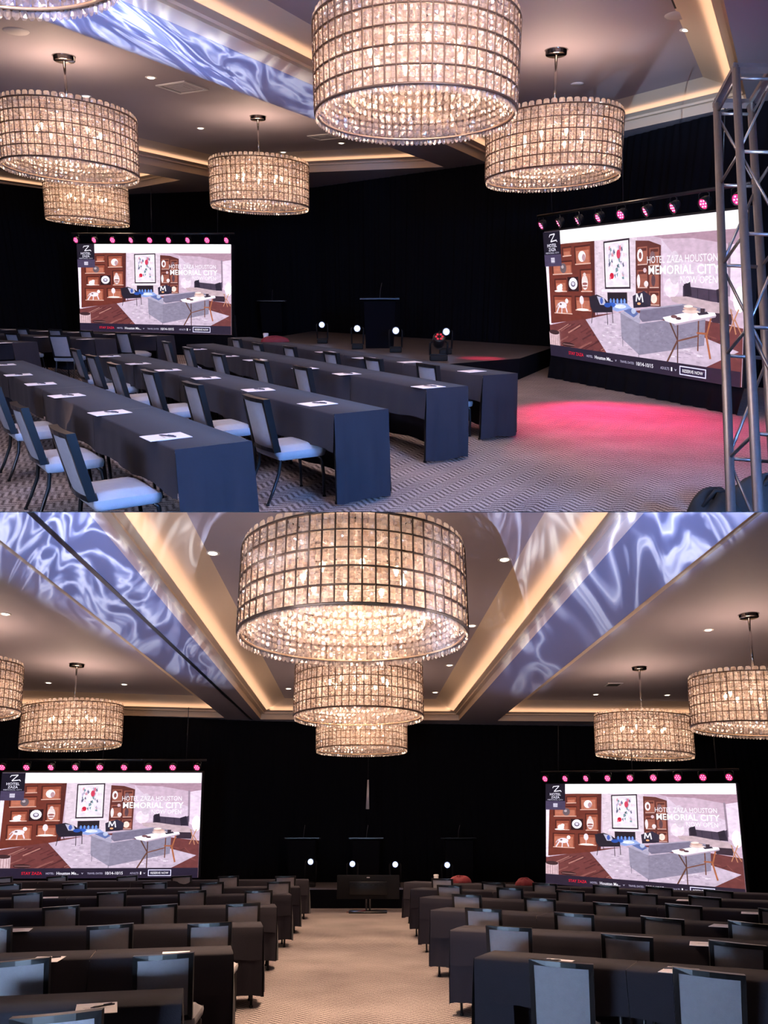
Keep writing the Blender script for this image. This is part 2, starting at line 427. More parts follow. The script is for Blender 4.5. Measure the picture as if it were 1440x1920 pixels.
# ------------------------------------------------------------------ tables
TZ = .75
def cloth_mesh(L, Wd, end_lo, end_hi, hem_end=.03, hem_front=.05, short=.30, seed=0):
    R = random.Random(seed); mb = MB(); nx = max(14, int(L / .07))
    ph = [R.uniform(0, 6.28) for _ in range(6)]
    def fold(x, amp): return amp * (math.sin(x * 9 + ph[0]) * .5 + math.sin(x * 17 + ph[1]) * .3 + math.sin(x * 31 + ph[2]) * .2)
    x0, x1 = -L / 2, L / 2
    prof = [(-Wd / 2 - .014, TZ - short, 1, -1), (-Wd / 2 - .010, TZ - short * .66, .7, -1), (-Wd / 2 - .007, TZ - short * .33, .35, -1), (-Wd / 2 - .006, TZ - .012, 0, -1), (-Wd / 2 + .004, TZ + .002, 0, 0), (0, TZ + .003, 0, 0), (Wd / 2 - .004, TZ + .002, 0, 0), (Wd / 2 + .006, TZ - .012, 0, 1), (Wd / 2 + .012, TZ - .25, .5, 1), (Wd / 2 + .02, TZ - .5, .9, 1), (Wd / 2 + .03, hem_front, 1.2, 1)]
    P = []
    for (y, z, a, sg) in prof:
        row = []
        for i in range(nx + 1):
            x = x0 + L * i / nx
            k = 1.0
            row.append((x, y + sg * (abs(fold(x, .022)) * a), z + (.012 * math.sin(x * 7 + ph[3]) if a >= 1 else 0)))
        P.append(row)
    mb.grid(P, 'table_linen')
    for side, on in ((-1, end_lo), (1, end_hi)):
        if not on: continue
        P = []
        for (t, a) in ((0, 0), (.02, 0), (.2, .25), (.45, .6), (.7, .85), (1, 1)):
            z = TZ + .002 - t * (TZ - hem_end); row = []
            n = 12
            for j in range(n + 1):
                v = -1 + 2 * j / n; y = v * (Wd / 2 + .006 + .012 * a)
                xo = (.004 if t > 0 else 0) + a * (.035 + .018 * math.sin(v * 5 + ph[4]) + .014 * math.sin(v * 11 + ph[5])) * (.6 + .4 * math.cos(v * 1.2))
                row.append((side * (L / 2 + xo), y, z + (.01 * math.sin(v * 4 + ph[1]) if t == 1 else 0)))
            P.append(row)
        if side > 0: P = [r[::-1] for r in P]
        mb.grid(P, 'table_linen')
        if hem_end > .05:                            # the end drape returns round the chair-side corner
            mb.grid([[(side * (L / 2 + .02 * t * (1 - k / 8) - .30 * k / 8), -Wd / 2 - .004 + .010 * math.sin(k * 1.7 + ph[2]) * t, TZ - .02 - t * (TZ - .02 - hem_end - .02 + .05 * (k / 8 - .5) ** 2)) for k in range(9)] for t in (0, .35, .7, 1)], 'table_linen')
    return mb.mesh('tablecloth')
def leg_mesh(x, y):
    m = MB(); m.tube([(x, y, .70), (x, y, .01)], .014, 'black_metal', 8)
    m.lathe([(0, 0), (.02, 0), (.02, .02), (0, .025)], 'black_plastic', 8, Matrix.Translation((x, y, 0))); return m
def table_row(pa, pb, n, W_, end_a, end_b, where, hem_end=.03, L0=None, group=None):
    """pa: aisle-end corner on the stage side (pixel), pb: a far pixel along the stage-side edge"""
    A = at(pa[0], pa[1], TZ); B = at(pb[0], pb[1], TZ); d = (B - A); d.z = 0; tot = d.length; d.normalize()
    L = tot / n if L0 is None else L0
    nrm = Vector((d.y, -d.x, 0))
    if nrm.y > 0: nrm = -nrm                        # toward the chairs (towards the camera)
    for k in range(n):
        c = A + d * (L * (k + .5)) + nrm * (W_ / 2); c.z = 0
        x = d
        M = frame(c, x)
        # want local -y on chair side
        flip = (M.to_3x3() @ Vector((0, -1, 0))).dot(nrm) < 0
        if flip: M = frame(c, -x)
        ea = (k == 0 and end_a); eb = (k == n - 1 and end_b)
        lo, hi = (ea, eb) if not flip else (eb, ea)
        lab = '%s from aisle end, %s' % (ORD1[k], where)
        t = thing('folding_table', 'narrow folding table, ' + lab, 'table', M, group)
        ob('tabletop', MB().box((0, 0, .7325), (L - .01, W_ - .02, .025), 'table_board'), t)
        for xx in (-1, 1):
            for yy in (-1, 1): ob('leg', leg_mesh(xx * (L / 2 - .08), yy * (W_ / 2 - .05)), t)
        c_ = ob('tablecloth', cloth_mesh(L - .004, W_, lo, hi, hem_end, seed=random.randint(0, 9999)), None, M)
        tag(c_, 'black linen tablecloth, ' + lab, 'tablecloth')
    return A, d, nrm
PAPER = MB().box((0, 0, .002), (.215, .28, .003), 'paper'); PAPER.box((.01, .02, .0042), (.10, .012, .0006), 'vent_white'); PAPER.box((.01, -.01, .0042), (.12, .006, .0006), 'vent_white'); PAPER = PAPER.mesh('notepad')
PEN = MB().tube([(-.07, 0, .010), (.05, 0, .010), (.07, 0, .009)], [.005, .005, .002], 'pen', 6).box((-.03, 0, .016), (.05, .006, .003), 'pen').mesh('pen')
def paper(px, py, d, label, pen=True, rot=0.0):
    p = at(px, py, TZ + .006); p.z = TZ + .0045
    M = frame(p, Matrix.Rotation(rot, 3, 'Z') @ Vector((d.x, d.y, 0)))
    o = ob('notepad', PAPER, None, M); tag(o, 'white notepad ' + label, 'notepad')
    if pen:
        o = ob('pen', PEN, None, M @ Matrix.Translation((-.03, 0, .0035)) @ Matrix.Rotation(.5, 4, 'Z')); tag(o, 'dark pen on notepad ' + label, 'pen')

# ------------------------------------------------------------------ LED wall picture
def picture_mesh():
    me_v = []; me_f = []; cols = []; lay = [0]
    def Q(x, y):
        u = x / 1125.0; top = 122 + .0427 * x; bot = 745 - .02 * x
        return (u, 1 - (y - top) / (bot - top))
    def add(pts, c, raw=False):
        lay[0] += 1; y = -.00005 * lay[0]
        p = pts if raw else [Q(*q) for q in pts]
        b = len(me_v); me_v.extend([(min(1, max(0, a)) , y, min(1, max(0, v))) for a, v in p]); me_f.append(tuple(range(b, b + len(p)))); cols.append(s2l(c))
    def rect(x0, y0, x1, y1, c): add([(x0, y0), (x1, y0), (x1, y1), (x0, y1)], c)
    def R_(u0, v0, u1, v1, c): add([(u0, 1 - v0), (u1, 1 - v0), (u1, 1 - v1), (u0, 1 - v1)], c, True)
    def ell(x, y, rx, ry, c, n=14): add([(x + rx * math.cos(2 * PI * k / n), y + ry * math.sin(2 * PI * k / n)) for k in range(n)], c)
    def line(x0, y0, x1, y1, w, c):
        dx, dy = x1 - x0, y1 - y0; l = math.hypot(dx, dy); a, b = -dy / l * w / 2, dx / l * w / 2
        add([(x0 + a, y0 + b), (x1 + a, y1 + b), (x1 - a, y1 - b), (x0 - a, y0 - b)], c)
    def text(s, u, v, size, c, bold=0.0, wu=.1, align='LEFT'):
        cu = bpy.data.curves.new('t', 'FONT'); cu.body = s; cu.size = 1; cu.align_x = align; cu.offset = bold; cu.resolution_u = 2
        o = bpy.data.objects.new('t', cu); COL.objects.link(o); bpy.context.view_layer.update()
        m = bpy.data.meshes.new_from_object(o); lay[0] += 1; y = -.00005 * lay[0] ; b = len(me_v)
        x_ = [w.co.x for w in m.vertices]; k = wu / (max(x_) - min(x_)); x0 = {'LEFT': min(x_), 'CENTER': (min(x_) + max(x_)) / 2, 'RIGHT': max(x_)}[align]
        for w in m.vertices: me_v.append((u + (w.co.x - x0) * k, y, 1 - v + w.co.y * size))
        for p in m.polygons: me_f.append(tuple(b + i for i in p.vertices)); cols.append(s2l(c))
        bpy.data.objects.remove(o); bpy.data.curves.remove(cu); bpy.data.meshes.remove(m)
    rr = random.Random(5)
    R_(0, 0, 1, 1, (206, 178, 200))                                    # back wall
    add([(640, 190), (1125, 200), (1125, 300), (1050, 265), (900, 235), (760, 225)], (176, 140, 160))
    add([(750, 225), (830, 300), (1000, 330), (1060, 350), (1060, 420), (760, 430)], (222, 200, 222))
    add([(1052, 262), (1062, 262), (1066, 430), (1056, 430)], (150, 130, 150))
    add([(1064, 270), (1125, 262), (1125, 470), (1066, 440)], (236, 214, 236))
    ell(1105, 440, 26, 42, (255, 250, 255)); ell(800, 400, 38, 36, (245, 225, 240)); ell(815, 330, 30, 60, (214, 196, 214))
    rect(365, 185, 620, 480, (226, 206, 222))
    for k in range(90):
        x, y = rr.uniform(370, 615), rr.uniform(190, 470); rect(x, y, x + rr.uniform(5, 16), y + 4, rr.choice([(238, 222, 238), (206, 184, 204), (216, 196, 214)]))
    for k in range(70):
        x, y = rr.uniform(830, 1045), rr.uniform(300, 390); rect(x, y, x + rr.uniform(4, 12), y + 3, rr.choice([(234, 214, 236), (206, 182, 208)]))
    # wooden floor
    add([(0, 585), (370, 515), (700, 480), (1125, 530), (1125, 745), (0, 760)], (112, 58, 58))
    for k in range(26):
        x = rr.uniform(-20, 420); y = rr.uniform(560, 680); l = rr.uniform(50, 160)
        line(max(0, x), y + l * .45, max(5, x + l), y, rr.uniform(3, 8), rr.choice([(140, 84, 80), (92, 42, 44), (176, 120, 112), (84, 40, 44)]))
    for k in range(8):
        x = rr.uniform(950, 1080); line(x, 560 + rr.uniform(0, 90), x + 40, 560 + rr.uniform(0, 90), 4, rr.choice([(134, 76, 70), (88, 44, 44)]))
    # left bookcase
    rect(0, 240, 24, 580, (245, 232, 248))
    add([(26, 190), (366, 190), (352, 530), (14, 575)], (112, 50, 40))
    add([(340, 200), (366, 195), (352, 530), (330, 530)], (86, 36, 32))
    for (x0, y0, x1, y1) in [(135, 205, 205, 250), (225, 208, 338, 292), (50, 268, 205, 332), (62, 350, 158, 415), (258, 312, 342, 415), (45, 432, 190, 522), (212, 432, 328, 502)]:
        rect(x0, y0, x1, y1, (74, 30, 26)); rect(x0 + 8, y0 + 7, x1 - 3, y1 - 3, (150, 74, 56)); rect(x0 + 12, y0 + 22, x1 - 12, y1 - 3, (188, 112, 90))
        line(x0 + 2, y1 - 3, x1 - 2, y1 - 3, 5, (226, 180, 166))
    rect(165, 345, 245, 412, (44, 20, 24)); ell(205, 376, 32, 28, (246, 238, 250)); ell(205, 378, 17, 13, (96, 84, 110)); ell(205, 376, 11, 8, (220, 214, 230))
    ell(278, 256, 26, 24, (250, 240, 248)); ell(290, 262, 12, 16, (190, 150, 160)); ell(137, 302, 24, 24, (108, 92, 100)); ell(132, 296, 10, 8, (190, 172, 180))
    ell(100, 396, 22, 16, (242, 230, 240)); ell(112, 384, 12, 9, (250, 240, 248)); ell(92, 410, 34, 5, (255, 240, 240))
    ell(290, 372, 22, 34, (240, 222, 222)); ell(290, 338, 10, 10, (228, 206, 206)); ell(290, 378, 18, 6, (150, 90, 90)); ell(290, 392, 16, 4, (150, 90, 90))
    ell(115, 478, 34, 16, (238, 226, 236)); ell(150, 458, 12, 12, (246, 236, 244)); line(88, 486, 66, 518, 9, (232, 218, 230)); line(110, 486, 106, 520, 7, (232, 218, 230)); line(138, 482, 150, 514, 8, (232, 218, 230)); line(84, 470, 66, 492, 5, (220, 200, 214)); ell(102, 474, 8, 5, (120, 84, 90))
    ell(262, 452, 15, 20, (240, 222, 230)); line(262, 470, 262, 494, 4, (224, 196, 200)); ell(266, 496, 44, 6, (255, 240, 236))
    # picture on the wall, plain stand-in
    rect(425, 205, 582, 402, (46, 34, 46)); rect(432, 212, 575, 394, (250, 240, 250)); rect(438, 218, 569, 388, (240, 228, 242))
    for k in range(38):
        x, y = rr.uniform(452, 548), rr.uniform(228, 360); c = rr.choice([(250, 246, 250), (214, 150, 170), (96, 96, 126), (188, 178, 206), (236, 206, 216), (120, 150, 160), (60, 50, 70)])
        add([(x, y), (x + rr.uniform(4, 14), y - rr.uniform(2, 9)), (x + rr.uniform(8, 16), y + rr.uniform(6, 16)), (x + rr.uniform(0, 8), y + rr.uniform(8, 18))], c)
    ell(472, 348, 13, 13, (206, 30, 60)); ell(516, 262, 12, 18, (206, 60, 90)); ell(462, 356, 5, 7, (230, 120, 140)); ell(527, 240, 6, 12, (220, 120, 150))
    rect(405, 402, 600, 414, (238, 226, 240)); rect(440, 416, 562, 462, (36, 26, 36)); rect(446, 448, 556, 464, (60, 62, 100))
    for x in (460, 480, 502, 526, 545): ell(x, 452, 6, 11, (110, 150, 230))
    # right bookcase
    add([(617, 218), (690, 225), (752, 246), (748, 470), (612, 470)], (96, 46, 42))
    for (x0, y0, x1, y1) in [(626, 244, 680, 312), (692, 252, 742, 318), (624, 330, 678, 400), (690, 334, 740, 400), (624, 412, 676, 466), (688, 412, 742, 466)]:
        rect(x0, y0, x1, y1, (156, 90, 76)); rect(x0 + 5, y0 + 5, x1 - 4, y0 + 16, (92, 44, 40)); line(x0, y1 - 2, x1, y1 - 2, 4, (216, 176, 168))
    ell(641, 275, 16, 24, (250, 240, 248)); ell(642, 276, 8, 13, (140, 80, 76)); ell(708, 282, 13, 18, (126, 96, 104)); ell(630, 372, 9, 26, (246, 232, 238)); ell(672, 384, 12, 12, (244, 230, 234)); ell(711, 372, 11, 22, (92, 64, 72)); ell(713, 440, 17, 18, (250, 226, 214))
    ell(666, 332, 9, 9, (220, 190, 200))
    # rug
    add([(285, 540), (500, 500), (760, 520), (1112, 606), (960, 680), (425, 686)], (204, 184, 206))
    for k in range(90):
        x, y = rr.uniform(380, 960), rr.uniform(545, 668); l = rr.uniform(8, 34)
        line(x, y, x + l, y + rr.uniform(-3, 3), rr.uniform(2, 4), rr.choice([(226, 210, 228), (184, 164, 188), (236, 222, 238), (170, 150, 176)]))
    # blue glow on hearth and coffee table
    add([(440, 462), (560, 460), (590, 480), (500, 496), (450, 484)], (150, 170, 226)); ell(520, 474, 36, 9, (222, 228, 250)); ell(470, 468, 22, 10, (48, 92, 190)); ell(575, 490, 18, 10, (120, 140, 200))
    # armchairs
    add([(318, 435), (372, 425), (420, 440), (472, 478), (470, 500), (345, 506), (325, 480)], (36, 30, 44)); add([(372, 432), (420, 440), (430, 470), (392, 470)], (190, 188, 214)); ell(402, 452, 10, 14, (70, 96, 180)); ell(440, 470, 22, 10, (40, 80, 170))
    line(340, 500, 328, 556, 4, (40, 30, 40)); line(436, 502, 438, 556, 4, (40, 30, 40)); line(470, 495, 472, 545, 4, (40, 30, 40)); line(368, 505, 372, 520, 4, (40, 30, 40))
    add([(596, 430), (660, 410), (700, 430), (696, 470), (600, 478)], (48, 42, 62)); ell(648, 466, 46, 8, (38, 32, 50))
    line(616, 452, 620, 420, 7, (240, 236, 246)); line(620, 420, 634, 446, 6, (240, 236, 246)); line(634, 446, 648, 420, 6, (240, 236, 246)); line(648, 420, 654, 454, 7, (240, 236, 246)); ell(632, 460, 10, 5, (240, 170, 120))
    # far bench and cushions
    add([(862, 392), (905, 398), (1030, 410), (1062, 396), (1062, 452), (862, 436)], (70, 58, 78)); add([(866, 388), (896, 380), (904, 428), (870, 432)], (38, 30, 46)); add([(1012, 408), (1048, 398), (1058, 446), (1020, 450)], (40, 32, 48)); line(930, 405, 932, 440, 3, (48, 38, 56)); line(980, 408, 982, 445, 3, (48, 38, 56))
    add([(800, 432), (880, 430), (1060, 456), (1090, 476), (1040, 492), (900, 470), (810, 448)], (198, 172, 182)); add([(960, 482), (1085, 486), (1080, 520), (1000, 516)], (56, 40, 54))
    for (a, b, c, d) in [(1075, 470, 1100, 550), (1108, 470, 1070, 548), (1092, 500, 1120, 545)]: line(a, b, c, d, 5, (190, 130, 100))
    # sofa
    add([(520, 500), (560, 486), (650, 500), (632, 540)], (178, 170, 196)); add([(520, 500), (632, 540), (628, 668), (524, 608)], (150, 142, 166)); add([(632, 540), (768, 520), (968, 502), (964, 598), (628, 668)], (140, 132, 156))
    add([(640, 482), (862, 456), (892, 476), (890, 500), (650, 532), (632, 516)], (122, 114, 140)); line(640, 484, 860, 458, 5, (168, 160, 184)); line(862, 460, 968, 476, 8, (150, 142, 164)); add([(862, 462), (960, 476), (968, 504), (890, 502)], (132, 124, 148))
    add([(540, 490), (600, 478), (628, 500), (600, 516)], (96, 112, 170)); ell(600, 490, 14, 12, (188, 196, 226))
    for k in range(80):
        x, y = rr.uniform(640, 950), rr.uniform(545, 610); line(x, y, x + 9, y - 1, 2, rr.choice([(158, 150, 172), (126, 118, 142)]))
    line(532, 600, 532, 642, 3, (110, 100, 120)); line(626, 660, 626, 680, 3, (110, 100, 120))
    # table with brown legs
    line(796, 520, 838, 590, 7, (92, 60, 52)); line(838, 590, 782, 680, 8, (104, 66, 54)); line(838, 522, 838, 676, 6, (84, 54, 50)); line(938, 505, 936, 620, 6, (110, 66, 52)); line(994, 500, 976, 560, 7, (176, 104, 70)); line(972, 556, 994, 642, 9, (176, 104, 70)); line(930, 556, 980, 556, 7, (168, 98, 66)); line(838, 592, 936, 566, 6, (120, 76, 64))
    add([(762, 508), (900, 482), (1010, 482), (1016, 492), (822, 530), (776, 522)], (250, 240, 250)); add([(822, 530), (1016, 492), (1014, 498), (824, 536)], (190, 170, 190))
    ell(820, 503, 16, 6, (120, 80, 84)); ell(842, 509, 14, 5, (90, 62, 70)); ell(900, 482, 40, 7, (236, 206, 200)); ell(898, 472, 34, 6, (216, 176, 166)); ell(890, 464, 22, 5, (250, 232, 226)); rect(946, 470, 966, 486, (60, 44, 56)); add([(930, 486), (975, 480), (984, 488), (940, 494)], (56, 48, 64))
    # basket and low bowl
    add([(0, 618), (84, 612), (84, 686), (0, 695)], (214, 182, 190)); ell(42, 618, 42, 12, (64, 40, 44)); 
    for x in (14, 30, 46, 62, 76): line(x, 630, x, 684, 3, (160, 118, 124))
    ell(150, 672, 50, 12, (60, 34, 36)); line(108, 672, 196, 672, 4, (150, 104, 104)); 
    # head bar, logo, bottom bar
    R_(.118, 0, 1, .098, (255, 255, 255)); R_(0, 0, .118, .175, (20, 16, 34)); R_(0, .175, .118, .265, (72, 62, 92)); R_(.046, .2, .072, .238, (226, 220, 240))
    for v in (.208, .22, .232): R_(.046, v, .072, v + .004, (110, 100, 130))
    # script style letter built from strokes
    line(52, 140, 92, 138, 5, (240, 236, 250)); line(92, 139, 58, 172, 5, (240, 236, 250)); line(58, 172, 104, 168, 5, (240, 236, 250)); line(48, 150, 54, 140, 4, (240, 236, 250)); line(100, 168, 108, 176, 4, (240, 236, 250))
    text('HOTEL', .059, .118, .036, (236, 232, 250), .01, .066, 'CENTER'); text('ZAZA', .059, .148, .034, (236, 232, 250), .01, .050, 'CENTER'); text('MEMORIAL CITY', .059, .168, .016, (210, 206, 230), 0, .092, 'CENTER')
    text('HOTEL ZAZA HOUSTON', .905, .268, .064, (250, 244, 252), 0, .298, 'RIGHT'); text('MEMORIAL CITY', .915, .338, .078, (255, 252, 255), .014, .302, 'RIGHT'); text('NOW OPEN', .905, .395, .062, (250, 244, 252), 0, .148, 'RIGHT')
    R_(0, .905, 1, 1, (38, 30, 50))
    text('STAY ZAZA', .133, .965, .036, (230, 20, 50), .01, .100); text('HOTEL:', .253, .963, .026, (190, 184, 214), 0, .040); text('Houston Me...', .305, .966, .038, (246, 242, 255), .012, .108); text('v', .426, .962, .03, (200, 196, 220), 0, .010)
    text('TRAVEL DATES:', .455, .963, .024, (190, 184, 214), 0, .077); text('10/14-10/15', .544, .966, .038, (246, 242, 255), .012, .086); text('ADULTS', .665, .963, .026, (190, 184, 214), 0, .042); text('1', .715, .966, .038, (246, 242, 255), .01, .006); text('v', .731, .962, .03, (200, 196, 220), 0, .010)
    R_(.754, .921, .868, .981, (226, 222, 255)); R_(.758, .928, .864, .974, (34, 26, 58)); text('RESERVE NOW', .811, .962, .030, (250, 246, 255), .008, .088, 'CENTER')
    me = bpy.data.meshes.new('display_picture'); me.from_pydata(me_v, [], me_f)
    ca = me.color_attributes.new('Col', 'FLOAT_COLOR', 'CORNER')
    for p, c in zip(me.polygons, cols):
        for li in p.loop_indices: ca.data[li].color = (*c, 1)
    m = bpy.data.materials.new('led_display'); m.use_nodes = True; nt = m.node_tree; N = nt.nodes
    b = N['Principled BSDF']; b.inputs['Base Color'].default_value = (.01, .01, .01, 1); b.inputs['Roughness'].default_value = .6
    at_ = N.new('ShaderNodeAttribute'); at_.attribute_name = 'Col'
    tc = N.new('ShaderNodeTexCoord'); ns = N.new('ShaderNodeTexNoise'); ns.inputs['Scale'].default_value = 38; ns.inputs['Detail'].default_value = 6; nt.links.new(tc.outputs['Object'], ns.inputs['Vector'])
    mr = N.new('ShaderNodeMapRange'); mr.inputs[1].default_value = .25; mr.inputs[2].default_value = .75; mr.inputs[3].default_value = .84; mr.inputs[4].default_value = 1.2; nt.links.new(ns.outputs[0], mr.inputs[0])
    vm = N.new('ShaderNodeVectorMath'); vm.operation = 'SCALE'; nt.links.new(at_.outputs['Color'], vm.inputs[0]); nt.links.new(mr.outputs[0], vm.inputs['Scale']); nt.links.new(vm.outputs[0], b.inputs['Emission Color']); b.inputs['Emission Strength'].default_value = 1.14
    me.materials.append(m); return me
PIC = picture_mesh()
PAR = None
def par_meshes():
    h = MB(); h.lathe([(0, .10), (.05, .10), (.075, .06), (.085, 0), (.085, -.03), (.078, -.03), (.075, -.01), (0, -.01)], 'black_metal', 18)
    l = MB(); l.lathe([(0, -.012), (.074, -.012)], 'glow_pink', 18)
    for k in range(7):
        r = 0 if k == 6 else .046; a = k * PI / 3; l.lathe([(0, -.024), (.010, -.02), (.012, -.012)], 'glow_pinkwhite', 8, Matrix.Translation((r * math.cos(a), r * math.sin(a), 0)))
    b = MB(); b.tube([(-.09, 0, .03), (-.095, 0, .12), (0, 0, .16), (.095, 0, .12), (.09, 0, .03)], .007, 'black_metal', 6)
    return h.mesh('housing'), l.mesh('lens'), b.mesh('bracket')
PARM = par_meshes()
def led_wall(v, h, lab, short, xs=None, bar_dy=.13, lens=0.0):
    x, y, z, a, b, c, w = v
    from mathutils import Euler
    M = Matrix.Translation((x, y, z)) @ Euler((a, b, c), 'XYZ').to_matrix().to_4x4()
    t = thing('led_wall', lab, 'screen', M)
    ob('cabinet', MB().box((0, .09, 0), (w + .04, .16, h + .04), 'black_plastic'), t, label='black cabinet of the display')
    o = ob('display_picture', PIC, t, Matrix.Translation((-w / 2, -.002, -h / 2)) @ Matrix.Diagonal((w, 1, h, 1)), label='lit web page with a lounge photograph')
    # skirted base from the floor up to the cabinet
    bl, br = M @ Vector((-w / 2 - .05, 0, -h / 2)), M @ Vector((w / 2 + .05, 0, -h / 2))
    d = (br - bl); d.z = 0; d.normalize(); nb = Vector((-d.y, d.x, 0)); P0 = []; P1 = []
    n = 60; rows = [[], [], [], []]
    for i in range(n + 1):
        p = bl.lerp(br, i / n); f = .02 * math.sin(i * 1.9) + .012 * math.sin(i * .83)
        rows[0].append((p.x + nb.x * .2, p.y + nb.y * .2, p.z - .01)); rows[1].append((p.x, p.y, p.z - .01))
        rows[2].append((p.x - nb.x * (f + .02), p.y - nb.y * (f + .02), p.z * .5)); rows[3].append((p.x - nb.x * (f * 1.6 + .04), p.y - nb.y * (f * 1.6 + .04), .005))
    s = MB(); s.grid(rows, 'velour_black')
    s.box((0, 0, 0), (.1, .1, .1), 'velour_black', Matrix.Translation((bl + br) / 2 + nb * .4 - Vector((0, 0, bl.z / 2 + br.z / 2 - .2)))) 
    ob('base_skirt', s, t, M.inverted(), label='black pleated skirt below the display')
    # lighting bar with nine lamps
    bar = thing('lighting_bar', 'black pipe carrying pink stage lamps above ' + short, 'lighting bar', M @ Matrix.Translation((0, -.05, h / 2 + bar_dy + .16)))
    bb = MB(); bb.tube([(-w / 2 - .12, 0, 0), (w / 2 + .1, 0, 0)], .025, 'black_metal', 10); ob('pipe', bb, bar)
    for k in range(3): ob('hanger', MB().tube([((k - 1) * w * .42, 0, 0), ((k - 1) * w * .42, .02, 1.2)], .008, 'black_metal', 6), bar)
    for k in range(9):
        xx = -w / 2 + w * (.0 + k * .122 if xs is None else xs[k])
        Mp = M @ Matrix.Translation((xx, -.05, h / 2 + bar_dy)) @ Matrix.Rotation(random.uniform(-.3, .3), 4, 'Z') @ Matrix.Rotation(-1.15 + lens, 4, 'X')
        p = thing('stage_lamp', 'pink stage lamp, %s from the left above %s' % (ORD1[k], short), 'stage lamp', Mp, None)
        ob('housing', PARM[0], p); ob('lens', PARM[1], p, label='pink cluster of leds'); ob('bracket', PARM[2], p, Matrix.Rotation(1.15 - lens, 4, 'X'))
    return M

# ------------------------------------------------------------------ small fixtures
def downlight(px, py, z, lab):
    p = at(px, py, z); t = thing('ceiling_downlight', lab, 'ceiling light', Matrix.Translation(p - Vector((0, 0, .001))))
    ob('trim_ring', MB().lathe([(.062, -.004), (.085, -.012), (.10, -.004), (.10, 0), (.062, 0)], 'trim_white', 24), t)
    ob('lamp_glass', MB().lathe([(0, -.018), (.05, -.014), (.068, -.003)], 'glow_down', 24), t)
    return p
def stage_spot(px, py, lab, z=None, ypl=None):
    if ypl: r = ray(px, py); p = Vector((0, 0, EYE)) + r * (ypl / r.y)
    else: p = at(px, py, z)
    up = Vector((0, 0, 1)); t = thing('moving_head_light', lab, 'stage light', Matrix.Translation((p.x, p.y, STAGE)))
    h = p.z - STAGE
    b = MB(); b.box((0, 0, .05), (.26, .22, .1), 'black_plastic', bev=.02); ob('base', b, t)
    y = MB().box((0, 0, .11), (.28, .04, .02), 'black_plastic'); y.tube([(-.13, 0, .1), (-.14, 0, h), (-.11, 0, h + .02)], .018, 'black_plastic', 8); y.tube([(.13, 0, .1), (.14, 0, h), (.11, 0, h + .02)], .018, 'black_plastic', 8); ob('yoke', y, t)
    M = Matrix.Translation((0, 0, h)) @ Matrix.Rotation(PI / 2 - .05, 4, 'X')
    hd = MB(); hd.lathe([(0, -.14), (.07, -.13), (.085, -.05), (.085, .1), (.075, .115), (.072, .10), (0, .10)], 'black_metal', 18, M); ob('head', hd, t)
    ob('lens', MB().lathe([(0, .116), (.04, .112), (.058, .102)], 'glow_blue', 16, M), t, label='bright blue-white lens')
    return p
STAGE = .41
def drape(pts, ztop, name, lean=0.0, pitch=.22, zbot=0.0):
    """pleated black drape along a plan polyline"""
    cur = []; 
    for a, b in zip(pts, pts[1:]):
        a, b = Vector((*a, 0)), Vector((*b, 0)); d = b - a; n = max(2, int(d.length / .07)); nn = Vector((-d.y, d.x, 0)).normalized()
        for i in range(n):
            p = a + d * i / n; cur.append((p, nn))
    rows = [[], [], []]
    s = 0
    for k, (p, nn) in enumerate(cur):
        s += .07; f = .035 * math.sin(s * 2 * PI / pitch) + .02 * math.sin(s * 2 * PI / (pitch * 2.7))
        for r, (z, a) in enumerate(((zbot, 1.2), (2.2, 1), (ztop, .55))): q = p + nn * f * a; rows[r].append((q.x, q.y, z))
    return struct(name, MB().grid(rows, 'velour_black'))
def ceiling(outer, holes, zs, name):
    bm = bmesh.new(); edges = []
    for loop in [outer] + holes:
        vs = [bm.verts.new((x, y, zs)) for x, y in loop]
        for i in range(len(vs)): edges.append(bm.edges.new((vs[i], vs[(i + 1) % len(vs)])))
    bmesh.ops.triangle_fill(bm, use_beauty=True, use_dissolve=False, edges=edges)
    mb = MB(); mb.bm.free(); mb.bm = bm; mb.mi('ceiling_paint')
    return struct(name, mb)
